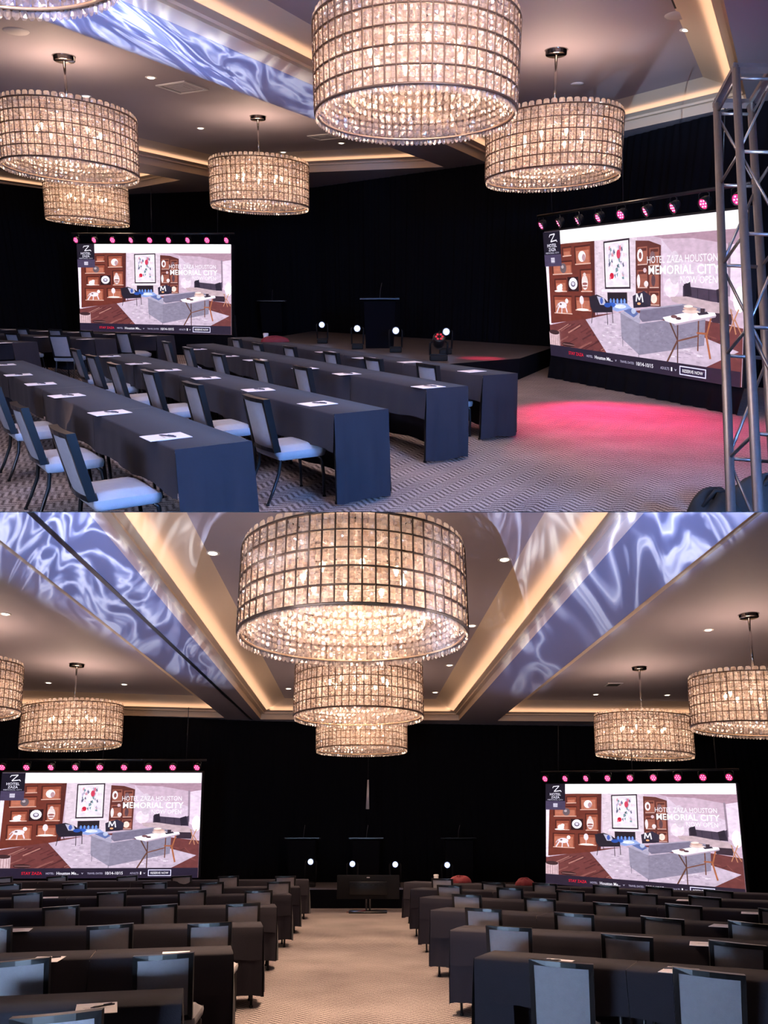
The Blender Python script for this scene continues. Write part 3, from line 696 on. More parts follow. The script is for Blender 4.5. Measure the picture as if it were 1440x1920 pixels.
def coffer(poly, zs, zc, k, lip=.10, inset=.75, cove=L_COVE):
    """recess with upright side, a cove ledge, sloped crown and flat panel"""
    n = len(poly); c = Vector((sum(p[0] for p in poly) / n, sum(p[1] for p in poly) / n))
    def ins(d):
        out = []
        for i in range(n):
            p0, p1, p2 = Vector(poly[i - 1]), Vector(poly[i]), Vector(poly[(i + 1) % n])
            def off(a, b):
                e = (b - a).normalized(); nn = Vector((-e.y, e.x))
                if nn.dot(c - a) < 0: nn = -nn
                return a + nn * d, b + nn * d
            a1, a2 = off(p0, p1); b1, b2 = off(p1, p2)
            da, db = a2 - a1, b2 - b1; den = da.x * db.y - da.y * db.x
            t = ((b1.x - a1.x) * db.y - (b1.y - a1.y) * db.x) / den; out.append(a1 + da * t)
        return out
    mb = MB(); loops = [([Vector(p) for p in poly], zs), ([Vector(p) for p in poly], zs + .16), (ins(.10), zs + .16), (ins(.10), zs + .20), (ins(inset), zc)]
    for (l1, z1), (l2, z2), m in zip(loops, loops[1:], ('cove_paint', 'cove_paint', 'cove_paint', 'cove_paint')):
        for i in range(n):
            j = (i + 1) % n; mb.poly([(l1[i].x, l1[i].y, z1), (l1[j].x, l1[j].y, z1), (l2[j].x, l2[j].y, z2), (l2[i].x, l2[i].y, z2)], m)
    lt = ins(.28)
    for i in range(n):
        a, b = lt[i], lt[(i + 1) % n]; e = b - a; Lr = e.length
        if max(a.y, b.y) < 3: continue
        o, _ = light('AREA', 'cove_strip', (0, 0, 0), cove * Lr, (1.0, .62, .42), size=Lr, size_y=.22)
        o.matrix_world = CUR.M @ frame(((a.x + b.x) / 2, (a.y + b.y) / 2, zs + .24), (e.x, e.y, 0)) @ Matrix.Rotation(PI, 4, 'X')
    l, z = loops[-1]; mb.poly([(p.x, p.y, z) for p in l], 'ceiling_paint')
    struct('ceiling_coffer', mb)
    return l
def finish(room):
    """move the room's things into place and trim what crosses the plane between the rooms"""
    for o in room.objs: o.matrix_world = room.M @ o.matrix_basis
    bpy.context.view_layer.update()
    nv = Vector((0, -SEAM, 1)).normalized() * room.side
    def handle(o, Mw):
        for ch in list(o.children): handle(ch, Mw @ ch.matrix_basis)
        if o.type == 'MESH':
            ss = [(Mw @ Vector(b)).dot(nv) for b in o.bound_box]
            if min(ss) > .0008: return
            if max(ss) <= 0 : kill(o); return
            me = o.data.copy(); bm = bmesh.new(); bm.from_mesh(me); Mi = Mw.inverted()
            co = Mi @ Vector((0, 0, 0)) ; co = Mi @ (nv * .0008); no = (Mw.to_3x3().transposed() @ nv).normalized()
            bmesh.ops.bisect_plane(bm, geom=list(bm.verts) + list(bm.edges) + list(bm.faces), plane_co=co, plane_no=no, clear_inner=True)
            if not bm.faces: bm.free(); bpy.data.meshes.remove(me); kill(o); return
            bm.to_mesh(me); bm.free(); o.data = me
        elif not o.children: kill(o)
    def kill(o):
        if o in room.objs: room.objs.remove(o)
        bpy.data.objects.remove(o)
    for o in list(room.objs): handle(o, o.matrix_world.copy())

# ================================================================== UPPER ROOM
CUR = RA
GA = 'carpet_a'
fl = MB(); fl.poly([(-50, -6, 0), (20, -6, 0), (20, 50, 0), (-50, 50, 0)], 'carpet_a'); struct('floor', fl)
ZS, ZC = 4.75, 5.15
def two(p): return Vector((p.x, p.y))
ax = Vector((math.sin(math.radians(26.9)), math.cos(math.radians(26.9))))
def back_(far, near, L):
    d = (near - far).normalized(); return far + d * L
f1, f2 = two(at(908, 303, ZS)), two(at(1402, 195, ZS))
g1, g2 = two(at(832, 313, ZS)), two(at(390, 331, ZS))
cA = [[tuple(back_(f1, two(at(250, 10, ZS)), 27)), tuple(back_(f2, two(at(1357, 0, ZS)), 21)), tuple(f2), tuple(f1)],
      [tuple(back_(g2, g2 - ax, 24)), tuple(back_(g1, two(at(0, 8, ZS)), 28)), tuple(g1), tuple(g2)]]
g3 = g2 - Vector((ax.y, -ax.x)) * 1.2 + ax * .2; g4 = g3 - Vector((ax.y, -ax.x)) * 6.5 + ax * 2
cA.append([tuple(g4 - ax * 24), tuple(g3 - ax * 24), tuple(g3), tuple(g4)])
ceiling([(-60, -8), (20, -8), (20, 60), (-60, 60)], cA, ZS, 'ceiling')
for k, p in enumerate(cA): coffer(p, ZS, ZC, k)
dp = [two(at(x, y, ZS)) for x, y in ((0, 343), (190, 365), (590, 350), (910, 305), (1165, 258), (1345, 211), (1440, 186))]
dp = [dp[0] + (dp[0] - dp[1]) * 3] + dp + [dp[-1] + (dp[-1] - dp[-2]) * 3]
drape([tuple(p) for p in dp], ZS - .02, 'wall_back')

chandelier(780, 272, 380, 'largest crystal drum chandelier hanging in the middle of the upper view', back=.05)
chandelier(1037, 361, 255, 'crystal drum chandelier right of the largest one, above the right screen, upper view', back=.03)
chandelier(487, 403, 185, 'small crystal drum chandelier hanging alone left of the middle, upper view', back=.02)
chandelier(130, 351, 264, 'large crystal drum chandelier at the left border of the upper view', back=.03)
chandelier(164, 427, 159, 'small crystal drum chandelier half hidden behind the big one at upper left')
chandelier(0, 0, 0, 'chandelier of which only the lowest drops show at the top left edge', loc=(-2.5, 5.0, 3.53), back=.03)

led_wall((-6.31, 21.795, 1.716, -0.143, 0.013, -0.196, 4.504), 2.3, 'distant wide led wall at the left of the upper view showing a hotel web page', 'the left screen of the upper view', bar_dy=.10)
led_wall((4.04, 13.107, 1.551, 0.167, 0.011, -1.254, 5.204), 2.3, 'large angled led wall at the right of the upper view behind the metal truss', 'the right screen of the upper view', bar_dy=.13)

# tables, upper room
rowsA = []
rowsA.append(table_row((471, 827), (43, 676), 4, .50, True, True, 'nearest row, upper view'))
rowsA.append(table_row((727, 767), (248, 663), 4, .50, True, True, 'second row, upper view'))
rowsA.append(table_row((877, 724), (400, 644), 5, .50, True, True, 'third row, upper view'))
rowsA.append(table_row((970, 700), (470, 632), 5, .50, True, True, 'fourth row, upper view'))
rowsL = []
rowsL.append(table_row((69, 641), (-60, 634), 1, .50, True, True, 'nearest row beyond the aisle, upper left'))
rowsL.append(table_row((216, 635), (-40, 623), 2, .50, True, True, 'middle row beyond the aisle, upper left'))
rowsL.append(table_row((326, 629), (-40, 614), 3, .50, True, True, 'farthest row beyond the aisle, upper left'))
def face_of(r): return -r[2]
cA1 = [(116, 806), (36, 760), (-12, 722)]
cA2 = [(479, 745), (361, 719), (280, 696), (213, 682), (172, 667), (141, 655)]
cA3 = [(566, 688), (489, 676), (409, 664), (352, 652), (312, 641)]
cA4 = [(802, 684), (700, 672), (621, 661), (543, 650), (482, 644), (443, 635)]
for lst, r, nm in ((cA1, rowsA[0], 'nearest'), (cA2, rowsA[1], 'second'), (cA3, rowsA[2], 'third'), (cA4, rowsA[3], 'fourth')):
    for i, (x, y) in enumerate(lst):
        chair(x, y, face_of(r), 'grey banquet chair, %s from the right at the %s table row, upper view' % (ORD1[i], nm))
for x, y, r, lab in [(110, 629, 0, 'grey banquet chair standing in the aisle gap at upper left, its whole back visible'), (230, 624, 1, 'dark grey banquet chair ending the middle row beyond the aisle, upper view'),
                     (22, 625, 1, 'grey banquet chair at the left border behind the nearest table beyond the aisle, upper view'), (42, 616, 2, 'grey banquet chair far left at the farthest row beyond the aisle, upper view'),
                     (103, 618, 2, 'grey banquet chair in the farthest row beyond the aisle, above the gap chair, upper view'), (161, 620, 2, 'grey banquet chair in the farthest row, below the left corner of the left screen')]:
    f = face_of(rowsL[r]) if r != 0 else (.15, 1, 0)
    chair(x, y, (f[0], f[1], 0), lab)
pA = [[(311, 819), (206, 774), (125, 742), (76, 720), (34, 703), (6, 684)], [(595, 757), (484, 731), (386, 709), (315, 694), (259, 682), (206, 668)], [(803, 725), (650, 701), (572, 691), (478, 675), (427, 668), (369, 655)], [(885, 696), (768, 679), (682, 671), (610, 660)]]
for k, lst in enumerate(pA):
    for i, (x, y) in enumerate(lst):
        paper(x, y, -rowsA[k][2].cross(Vector((0, 0, 1))) if False else rowsA[k][1], '%s from the right on the %s table row, upper view' % (ORD1[i], ORD[k]), pen=(k < 3), rot=random.uniform(-.12, .12))
for i, (x, y) in enumerate([(80, 632), (160, 636), (208, 627), (279, 630), (83, 621), (17, 618), (141, 623), (4, 643)]):
    paper(x, y, rowsL[1][1], 'on the far tables beyond the aisle at upper left, %s listed from near' % ORD1[i] if False else ['near the middle of the middle row', 'at the right of the middle row', 'third from the right of the farthest row', 'rightmost of the farthest row', 'in the middle of the farthest row', 'leftmost of the farthest row', 'below the screen corner in the farthest row', 'on the nearest table'][i] + ' beyond the aisle at upper left', pen=False)

# truss tower
def truss_tower():
    d0 = 4.6
    b = at_depth(1378, 960, d0); tp = at_depth(1349, 178, d0 + 1.55)
    up = (tp - b).normalized(); p = b - up * ((b.z) / up.z) ; H = (tp - p).length
    x = Vector((1, -.12, 0)); M = frame(p, x, z=up); w = .29
    t = thing('truss_tower', 'grey aluminium box truss tower standing at the right border of the upper view', 'truss', M)
    corners = [(0, 0), (w, 0), (w, w), (0, w)]
    corners = [(.0, .07), (.055, -.22), (.33, -.22), (.27, .07)]
    for c in corners: ob('chord', MB().tube([(c[0], c[1], .02), (c[0], c[1], H)], .030, 'aluminium', 12), t, label='round upright tube')
    n = 5
    for f in range(4):
        a, b2 = corners[f], corners[(f + 1) % 4]
        for k in range(n + 1):
            z = .12 + (H - .25) * k / n
            ob('rung', MB().tube([(a[0], a[1], z), (b2[0], b2[1], z)], .012, 'aluminium', 8), t)
            if k < n and f in (1, 3):
                z2 = .12 + (H - .25) * (k + 1) / n; q = (a, b2) if (k + f) % 2 else (b2, a)
                ob('brace', MB().tube([(q[0][0], q[0][1], z + .02), (q[1][0], q[1][1], z2 - .02)], .010, 'aluminium', 8), t)
    pl = MB(); xs = [c[0] for c in corners]
    for f in range(4):
        a, b2 = Vector((*corners[f], 0)), Vector((*corners[(f + 1) % 4], 0)); e = (b2 - a); L = e.length; Mm = frame((a + b2) / 2 + Vector((0, 0, H)), e); pl.box((0, 0, 0), (L + .05, .05, .05), 'aluminium', Mm)
    ob('top_plate', pl, t)
    ob('base_plate', MB().box((.16, -.07, .01), (.5, .5, .02), 'aluminium'), t)
truss_tower()

# stage, upper room
sa = [at(640, 645, STAGE), at(975, 690, STAGE), at(800, 655, STAGE)]
e1, e2 = at(800, 676, STAGE), at(945, 664, STAGE)
stage = MB()
c0 = at(835, 683, STAGE); c1 = at(975, 672, STAGE); c2 = at(470, 640, STAGE); c3 = Vector((-1.5, 21.6, 0))
def slab(pts, zt, m1, m2='velour_black'):
    s = MB(); s.poly([(p.x, p.y, zt) for p in pts], m1)
    for i in range(len(pts)):
        a, b = pts[i], pts[(i + 1) % len(pts)]; s.poly([(a.x, a.y, 0), (b.x, b.y, 0), (b.x, b.y, zt), (a.x, a.y, zt)], m2)
    return s
back1 = Vector((4.1, 18.6, 0)); back2 = Vector((-2.4, 26.2, 0))
st = thing('stage_platform', 'low black stage platform at the far end of the upper view', 'stage')
ob('deck', slab([c2, c0, c1, back1, back2], STAGE, 'stage_top'), st)
for k, (x, y) in enumerate([(604, 609), (670, 616), (742, 620), (836, 622)]):
    stage_spot(x, y, 'stage light with blue-white beam, %s from the left, upper view' % ORD1[k], z=STAGE + .45)
def podium(px, py, lab, w=.62, h=1.15, ypl=None):
    p = at(px, py, STAGE)
    if ypl: r = ray(px, py); p = Vector((0, 0, EYE)) + r * (ypl / r.y)
    t = thing('podium', lab, 'podium', frame((p.x, p.y, STAGE), (1, 0, 0)))
    b = MB(); a = w * .36; c = w * .40
    vs = [(-a, -.2, 0), (a, -.2, 0), (a, .2, 0), (-a, .2, 0), (-c, -.22, h - .05), (c, -.22, h - .05), (c, .22, h + .03), (-c, .22, h + .03)]
    b._add(vs, [(0, 1, 5, 4), (1, 2, 6, 5), (2, 3, 7, 6), (3, 0, 4, 7), (4, 5, 6, 7), (0, 3, 2, 1)], 'velour_black'); ob('body', b, t)
    ob('reading_top', MB().box((0, 0, h + .01), (w, .5, .03), 'black_metal', Matrix.Rotation(0, 4, 'X')), t)
    ob('microphone', MB().tube([(.0, .1, h), (.02, .1, h + .2), (.05, -.02, h + .35)], .006, 'aluminium', 6), t)
    return t
podium(712, 652, 'tall black podium on the stage between the blue lights of the upper view', .9, h=1.08)
podium(512, 622, 'dark podium with a thin lit edge left of the stage lights in the upper view', .9, h=.95)
def red_head(px, py, lab):
    p = at(px, py, STAGE); t = thing('moving_head_light', lab, 'stage light', Matrix.Translation((p.x, p.y, STAGE)))
    ob('base', MB().box((0, 0, .05), (.34, .26, .1), 'black_plastic', bev=.02), t)
    y = MB().box((0, 0, .11), (.34, .05, .02), 'black_plastic'); y.tube([(-.16, 0, .1), (-.17, 0, .33), (-.1, 0, .36)], .02, 'black_plastic', 8); y.tube([(.16, 0, .1), (.17, 0, .33), (.1, 0, .36)], .02, 'black_plastic', 8); ob('yoke', y, t)
    M = Matrix.Translation((0, 0, .36)) @ Matrix.Rotation(.8, 4, 'X'); ob('head', MB().lathe([(0, -.16), (.08, -.15), (.12, -.05), (.12, .1), (.10, .12), (0, .12)], 'black_metal', 18, M), t)
    l = MB()
    for k in range(6): l.lathe([(0, .135), (.02, .13), (.024, .12)], 'red_lens', 8, M @ Matrix.Translation((.06 * math.cos(k * PI / 3), .06 * math.sin(k * PI / 3), 0)))
    ob('lens', l, t, label='cluster of small red lenses')
red_head(822, 676, 'moving head light with red lenses at the front corner of the stage, upper view')

def cup(px, py, z, lab):
    p = at(px, py, z); t = thing('coffee_cup', lab, 'cup', Matrix.Translation((p.x, p.y, z)))
    ob('cup_body', MB().lathe([(0, 0), (.038, 0), (.05, .13), (.048, .13), (.036, .005), (0, .005)], 'cup_white', 20), t); ob('lid', MB().lathe([(.053, .128), (.053, .14), (.045, .15), (0, .15)], 'cup_white', 20), t)
def cloth_heap(px, py, z, size, m, name, lab, cat, seed=1, hgt=1.0, loc=None):
    p = at(px, py, z) if loc is None else Vector(loc); R = random.Random(seed); rows = []; n = 26; k = 9
    ph = [R.uniform(0, 6) for _ in range(5)]
    for j in range(k + 1):
        a = j / k * PI / 2; row = []
        for i in range(n + 1):
            t = 2 * PI * (i % n) / n; r = math.cos(a) ** .7 * (1 + .16 * math.sin(2 * t + ph[0]) + .10 * math.sin(5 * t + ph[1]) + .05 * math.sin(9 * t + ph[2] + a * 2))
            h = math.sin(a) * (1 + .15 * math.sin(3 * t + ph[3]))
            row.append((math.cos(t) * r * size[0], math.sin(t) * r * size[1], h * size[2] + (.02 * size[2] * math.sin(7 * t + a * 5))))
        rows.append(row)
    mb = MB().grid(rows, m)
    mb.tube([(-size[0] * .5, -size[1] * .2, size[2] * .7), (-size[0] * .2, -size[1] * .4, size[2] * 1.12), (size[0] * .25, -size[1] * .35, size[2] * 1.1), (size[0] * .5, -size[1] * .1, size[2] * .65)], size[2] * .05, m, 6)
    o = ob(name, mb, None, Matrix.Translation((p.x, p.y, z))); tag(o, lab, cat); return o
cup(499, 640, .76, 'white paper coffee cup standing on the far table before the stage, upper view')
cloth_heap(517, 641, .757, (.22, .14, .10), 'bag_red', 'folded_jacket', 'dark red folded jacket lying beside the coffee cup, upper view', 'jacket', 3)
cloth_heap(0, 0, 0, (.20, .16, .30), 'bag_black', 'duffel_bag', 'black soft bag on the carpet left of the truss foot', 'bag', 5, loc=tuple(at(1332, 1000, .0)[:2]) + (0,))
cloth_heap(0, 0, 0, (.30, .24, .36), 'bag_black', 'duffel_bag', 'black soft bag on the carpet right of the truss foot at the picture border', 'bag', 8, loc=tuple(at(1435, 985, .0)[:2]) + (0,))
# gear under the left corner of the right screen
p = at(1052, 708, 0)
t = thing('equipment_case', 'small gear rack with a yellow tag beside the right screen foot, upper view', 'equipment', frame((p.x, p.y, 0), (1, -.5, 0)))
ob('case_body', MB().box((0, 0, .14), (.34, .3, .28), 'black_metal', bev=.015), t); ob('top_device', MB().box((-.02, 0, .33), (.2, .22, .09), 'vent_white', bev=.01), t)
ob('cable', MB().tube([(.12, -.16, .2), (.2, -.24, .1), (.3, -.2, .02), (.42, -.26, .015)], .008, 'cup_white', 6), t)
mat('tag_yellow', (.55, .5, .12), .6); ob('tag', MB().box((0, -.155, .2), (.1, .006, .06), 'tag_yellow'), t)
# confidence monitor in the aisle (upper view)
def monitor(px, py, w, lab, face=None, fw=1.15, fh=.62, z0=.42):
    p = at(px, py, 0); M = frame((p.x, p.y, 0), face or (1, 0, 0)); t = thing('floor_monitor', lab, 'monitor', M)
    ob('panel', MB().box((0, 0, z0 + fh / 2), (fw, .06, fh), 'black_plastic', bev=.012), t)
    back = MB(); back.box((0, -.05, z0 + fh * .45), (fw * .6, .05, fh * .55), 'black_metal', bev=.01)
    for k in range(6): back.box((-.3 + k * .12, -.078, z0 + fh * .6), (.07, .005, .012), 'black_plastic')
    ob('rear_cover', back, t)
    ob('logo_plate', MB().box((0, -.033, z0 + fh - .05), (.07, .006, .018), 'cup_white'), t)
    ob('stand_column', MB().tube([(-.04, 0, .04), (-.04, 0, z0 + .2)], .02, 'aluminium', 8).tube([(.04, 0, .04), (.04, 0, z0 + .2)], .02, 'aluminium', 8), t)
    ob('stand_foot', MB().box((0, 0, .02), (.86, .46, .035), 'black_metal', bev=.016), t)
    ob('cable', MB().tube([(-.05, -.1, .05), (-.25, -.12, .03), (-.4, -.05, .012), (-.48, -.08, .012)], .008, 'bag_red', 6), t)
monitor(412, 664, 1, 'black floor monitor in the aisle before the left screen, upper view', (.9, -.3, 0))

# ceiling fixtures, upper
for k, (x, y) in enumerate([(1288, 55), (1335, 159), (1124, 192), (283, 145), (161, 180), (376, 240), (531, 285), (640, 268)]):
    downlight(x, y, ZC, 'small round ceiling downlight ' + ['above the truss, largest at upper right', 'just left of the truss top', 'right of the rod over the right chandelier', 'left of the square vent', 'above the big left chandelier', 'left of the small middle chandelier rod', 'right of the small middle chandelier rod', 'left of the main chandelier near its foot'][k])
def ceiling_vent(px, py, z, s, lab, d=(1, 0, 0)):
    p = at(px, py, z); t = thing('ceiling_vent', lab, 'vent', frame(p, d))
    f = MB(); 
    for a, b, c, e in ((0, s / 2, s, .05), (0, -s / 2, s, .05)): f.box((a, b, -.012), (c + .05, e, .02), 'trim_white')
    for a in (-s / 2, s / 2): f.box((a, 0, -.012), (.05, s, .02), 'trim_white')
    ob('frame', f, t); g = MB().box((0, 0, -.004), (s, s, .006), 'vent_dark'); ob('backing', g, t)
    l = MB(); 
    for k in range(3): ss = s * (.8 - .24 * k); l.box((0, 0, -.010 - .004 * k), (ss, ss, .004), 'vent_white')
    ob('louvre', l, t)
ceiling_vent(342, 163, ZC, .62, 'square ceiling vent lit blue, left of the middle in the upper view', (ax.x, ax.y, 0))
ceiling_vent(608, 256, ZC, .55, 'square ceiling vent beside the lower left of the main chandelier', (ax.x, ax.y, 0))
def slot_vent(px, py, L, d, lab):
    p = at(px, py, ZC); t = thing('slot_vent', lab, 'vent', frame(p, d))
    for k in (-1, 1): ob('slot', MB().box((0, k * .045, -.004), (L, .035, .008), 'vent_dark'), t)
slot_vent(1318, 110, .62, (ax.x, ax.y, 0), 'pair of dark slot vents in the ceiling above the truss')
slot_vent(1270, 2, .5, (ax.x, ax.y, 0), 'pair of dark slot vents cut by the top edge of the picture')
def disc(px, py, r, lab):
    p = at(px, py, ZC); o = ob('ceiling_speaker', MB().lathe([(0, -.014), (r * .9, -.014), (r, 0)], 'vent_white', 28), None, Matrix.Translation(p)); tag(o, lab, 'speaker')
disc(1272, 28, .18, 'round ceiling speaker beside the largest downlight at upper right')
disc(30, 58, .18, 'round ceiling speaker at the upper left corner')
disc(1083, 157, .12, 'small round ceiling plate right of the right chandelier rod, upper view')

# lights, upper room
light('AREA', 'added_blue_fill', (3.4, -1.0, 2.8), L_BACK_A, (.17, .40, 1.0), (-1.0, 6.5, .4), 1.6, .7)  # unseen area light added behind the camera to turn the table ends blue
light('AREA', 'added_blue_fill', (-4.5, -.6, 2.9), L_BACK_A * .3, (.56, .66, 1.0), (-1.5, 7, .6), 1.6, .7)  # second added fill from behind left, brightens the chair backs
light('SPOT', 'red_wash', (3.1, 13.2, 3.0), L_RED, (1.0, .0, .16), at(1160, 785, 0), .15, angle=.95, blend=1)
light('SPOT', 'red_stage_wash', (2.7, 14.6, 3.0), L_RED * .35, (1.0, .02, .10), at(905, 672, STAGE), .1, angle=.35, blend=.8)
light('AREA', 'house_light', (.5, 6.5, 4.6), L_DOWN * .9, (1.0, .80, .72), (2.5, 8, 0), 1.4)
light('AREA', 'house_light', (-3.5, 8.5, 4.6), L_DOWN * .5, (1.0, .80, .72), (-3.5, 8.5, 0), 1.4)
tA = Vector((-1.5, 2.5, 2.2))
def c3(px, py, z=ZS): return at(px, py, z)
projector((-3.6, 3.0, 1.25), c3(300, 90), [c3(-140, -50), c3(105, -60), c3(640, 182), c3(640, 242)], L_PROJ * 1.8, 2.2, scale=16, base=.5, angle=2.4)
projector((4.5, 1.0, 2.5), c3(60, 175, ZC), [c3(-40, 120, ZC), c3(190, 203, ZC), c3(100, 210, ZC), c3(-40, 170, ZC)], L_PROJ * .7, 1.2, color=(.6, .65, 1), scale=18, base=.3, angle=2.0)
projector((3.0, -1.0, 2.5), c3(560, 10, ZC), [c3(500, -30, ZC), c3(640, -30, ZC), c3(640, 60, ZC), c3(588, 30, ZC)], L_PROJ * .5, 3.2, color=(.5, .55, 1), scale=18, base=.3, angle=2.0)
projector((2.2, 2.0, 1.6), c3(1240, 160, ZC), [c3(1080, 215, ZC), c3(1390, 175, ZC), c3(1330, 95, ZC), c3(1130, 150, ZC)], L_PROJ * .5, 7.7, color=(.50, .72, 1.0), scale=2, base=1.2, angle=2.0, soft=7)
finish(RA)

# ================================================================== LOWER ROOM
CUR = RB
fl = MB(); fl.poly([(-20, -6, 0), (20, -6, 0), (20, 30, 0), (-20, 30, 0)], 'carpet_b'); struct('floor', fl)
ZS, ZC = 4.85, 5.35
ax = Vector((-.034, 1)).normalized()
cB = [[(-2.84, -1), (3.03, -1), (2.23, 22.5), (-3.64, 22.3)], [(-10.4, -1), (-4.30, -1), (-4.65, 22.0), (-10.7, 21.0)], [(4.2, -1), (10.6, -1), (10.2, 22.9), (3.39, 22.6)]]
ceiling([(-24, -6), (24, -6), (24, 34), (-24, 34)], cB, ZS, 'ceiling')
for k, p in enumerate(cB): coffer(p, ZS, ZC, k)
# dark curtain track set into the left beam
sl = MB(); a_, b_ = Vector((-3.66, 2)), Vector((-3.93, 22.6)); e = (b_ - a_)
sl.box((0, 0, 0), (e.length, .07, .012), 'black_metal', frame(((a_.x + b_.x) / 2, (a_.y + b_.y) / 2, ZS - .006), (e.x, e.y, 0)))
struct('trim_1', sl)
dp = [at(x, y, ZS) for x, y in ((-60, 1336), (230, 1340), (500, 1351), (860, 1357), (1100, 1360), (1500, 1360))]
dp = [(-17, dp[0].y - .6)] + [(p.x, p.y) for p in dp] + [(17, dp[-1].y)]
drape(dp, ZS - .02, 'wall_back')
drape([dp[0], (-17, -4)], ZS - .02, 'wall_left'); drape([(17, -4), dp[-1]], ZS - .02, 'wall_right')

chandelier(661, 1250, 436, 'biggest crystal drum chandelier in the lower view, its top cut by the seam')
chandelier(672, 1366, 245, 'crystal drum chandelier directly below the biggest one in the lower view')
chandelier(678, 1419, 172, 'smallest and lowest crystal drum chandelier of the centre stack, lower view')
chandelier(131, 1410, 195, 'crystal drum chandelier above the left screen of the lower view')
chandelier(-92, 1358, 262, 'crystal drum chandelier cut by the left border of the lower view')
chandelier(1210, 1427, 188, 'crystal drum chandelier above the right screen of the lower view')
chandelier(1427, 1386, 264, 'crystal drum chandelier cut by the right border of the lower view')

led_wall((-6.483, 18.036, 1.862, 0.196, -0.002, 0.029, 4.545), 2.3, 'led wall at the left of the lower view showing a hotel web page', 'the left screen of the lower view')
led_wall((5.717, 18.053, 1.614, -0.083, 0.036, -0.697, 4.515), 2.3, 'led wall at the right of the lower view showing a hotel web page', 'the right screen of the lower view')

rl = []
LR = [((344, 1853), (0, 1868), 1, 1.15), ((433, 1773), (0, 1787), 2, 0), ((489, 1728), (0, 1739), 2, 0), ((515, 1695), (0, 1704), 3, 0), ((541, 1674), (0, 1683), 3, 0), ((560, 1661), (0, 1667), 4, 0), ((578, 1648), (0, 1652), 4, 0)]
for k, (a, b, n, ex) in enumerate(LR):
    bb = (b[0] - 90, b[1] + (b[1] - a[1]) / (b[0] - a[0]) * -90)
    rl.append(table_row(a, bb, n, .46, True, False, '%s row left of centre aisle, lower view' % ORD[k], hem_end=.10))
RR = [((928, 1782), (1440, 1819.5), 2), ((871, 1735), (1440, 1763), 2), ((838, 1701), (1440, 1733), 3), ((812, 1679), (1440, 1706), 3), ((792, 1664), (1440, 1688), 4), ((778, 1652), (1393, 1673), 4)]
rr_ = []
for k, (a, b, n) in enumerate(RR):
    s = (b[1] - a[1]) / (b[0] - a[0]); bb = (b[0] + 80, b[1] + s * 80)
    rr_.append(table_row(a, bb, n, .46, True, False, '%s row right of centre aisle, lower view' % ORD[k], hem_end=.10))
CL = [[(131, 1906)], [(318, 1795), (52, 1804), ], [(400, 1735), (217, 1738), (-8, 1742)], [(460, 1698), (306, 1700), (124, 1702)], [(488, 1673), (365, 1673), (216, 1675), (60, 1676)],
      [(525, 1656), (401, 1657), (295, 1657), (146, 1658), (24, 1659)], [(537, 1645), (431, 1645), (344, 1644), (243, 1644), (113, 1644), (10, 1646)]]
CRt = [[(1042, 1810), (1310, 1826)], [(949, 1743), (1165, 1759), (1367, 1772)], [(903, 1708), (1070, 1717), (1232, 1725), (1396, 1734)], [(873, 1681), (1008, 1688), (1138, 1697), (1273, 1700), (1448, 1709)],
       [(841, 1663), (953, 1668), (1065, 1673), (1198, 1678), (1313, 1684)], [(828, 1650), (923, 1657), (1018, 1659), (1131, 1663), (1230, 1666), (1339, 1672)]]
for side, C_, rows_ in (('left', CL, rl), ('right', CRt, rr_)):
    for k, lst in enumerate(C_):
        f = -rows_[k][2]
        for i, (x, y) in enumerate(lst):
            chair(x, y, (f.x * .55, f.y, 0), 'grey banquet chair, %s from centre aisle, %s row %s of it, lower view' % (ORD1[i], ORD[k], side), z=.83)
for x, y, d, lab in [(181, 1891, rl[0][1], 'with a pen on the nearest table at lower left'), (88, 1799, rl[1][1], 'left one on the second row at lower left'), (330, 1789, rl[1][1], 'right one on the second row at lower left'), (36, 1744, rl[2][1], 'on the third row at the left border, lower view'),
                     (95, 1683, rl[4][1], 'on the fifth row left of the aisle, lower view'), (53, 1668, rl[5][1], 'on the sixth row left of the aisle, lower view'),
                     (1042, 1804, rr_[0][1], 'above the nearest chair right of the aisle, lower view'), (1273, 1820, rr_[0][1], 'behind the second nearest chair right of the aisle, lower view'), (1318, 1770, rr_[1][1], 'on the second row at lower right'), (1354, 1736, rr_[2][1], 'on the third row at lower right'), (1408, 1712, rr_[3][1], 'on the fourth row at the right border, lower view'), (1284, 1688, rr_[4][1], 'on the fifth row right of the aisle, lower view')]:
    paper(x, y, d, lab, pen=(y > 1790), rot=random.uniform(-.15, .15))

# stage lower
sF = [at(480, 1668, STAGE), at(1010, 1668, STAGE)]
y0 = (sF[0].y + sF[1].y) / 2
st = thing('stage_platform', 'low black stage platform at the end of the centre aisle, lower view', 'stage')
ob('deck', slab([Vector((-4.2, y0, 0)), Vector((4.2, y0, 0)), Vector((4.2, 22.5, 0)), Vector((-4.2, 22.5, 0))], STAGE, 'stage_top'), st)
for k, (x, y) in enumerate([(583, 1616), (661, 1620), (741, 1621), (838, 1622)]):
    stage_spot(x, y, 'stage light with blue-white beam, %s from the left, lower view' % ORD1[k], ypl=20.5)
for x, lab in ((565, 'dark podium at the left end of the stage, lower view'), (686, 'dark podium in the middle of the stage, lower view'), (862, 'dark podium at the right end of the stage, lower view')):
    podium(x, 1650, lab, .95, h=1.14, ypl=22.1)
monitor(690, 1711, 1, 'wide black floor monitor standing in the centre aisle before the stage, lower view', fw=1.42, fh=.50, z0=.28)
p = at(683, 1519, 2.15)
t = thing('hanging_banner_tube', 'thin pale tube hanging from above over the middle podium, lower view', 'hanging tube', Matrix.Translation((p.x, 20.4, 0)))
zt = at_depth(683, 1465, 20.2).z; zb = at_depth(683, 1519, 20.2).z
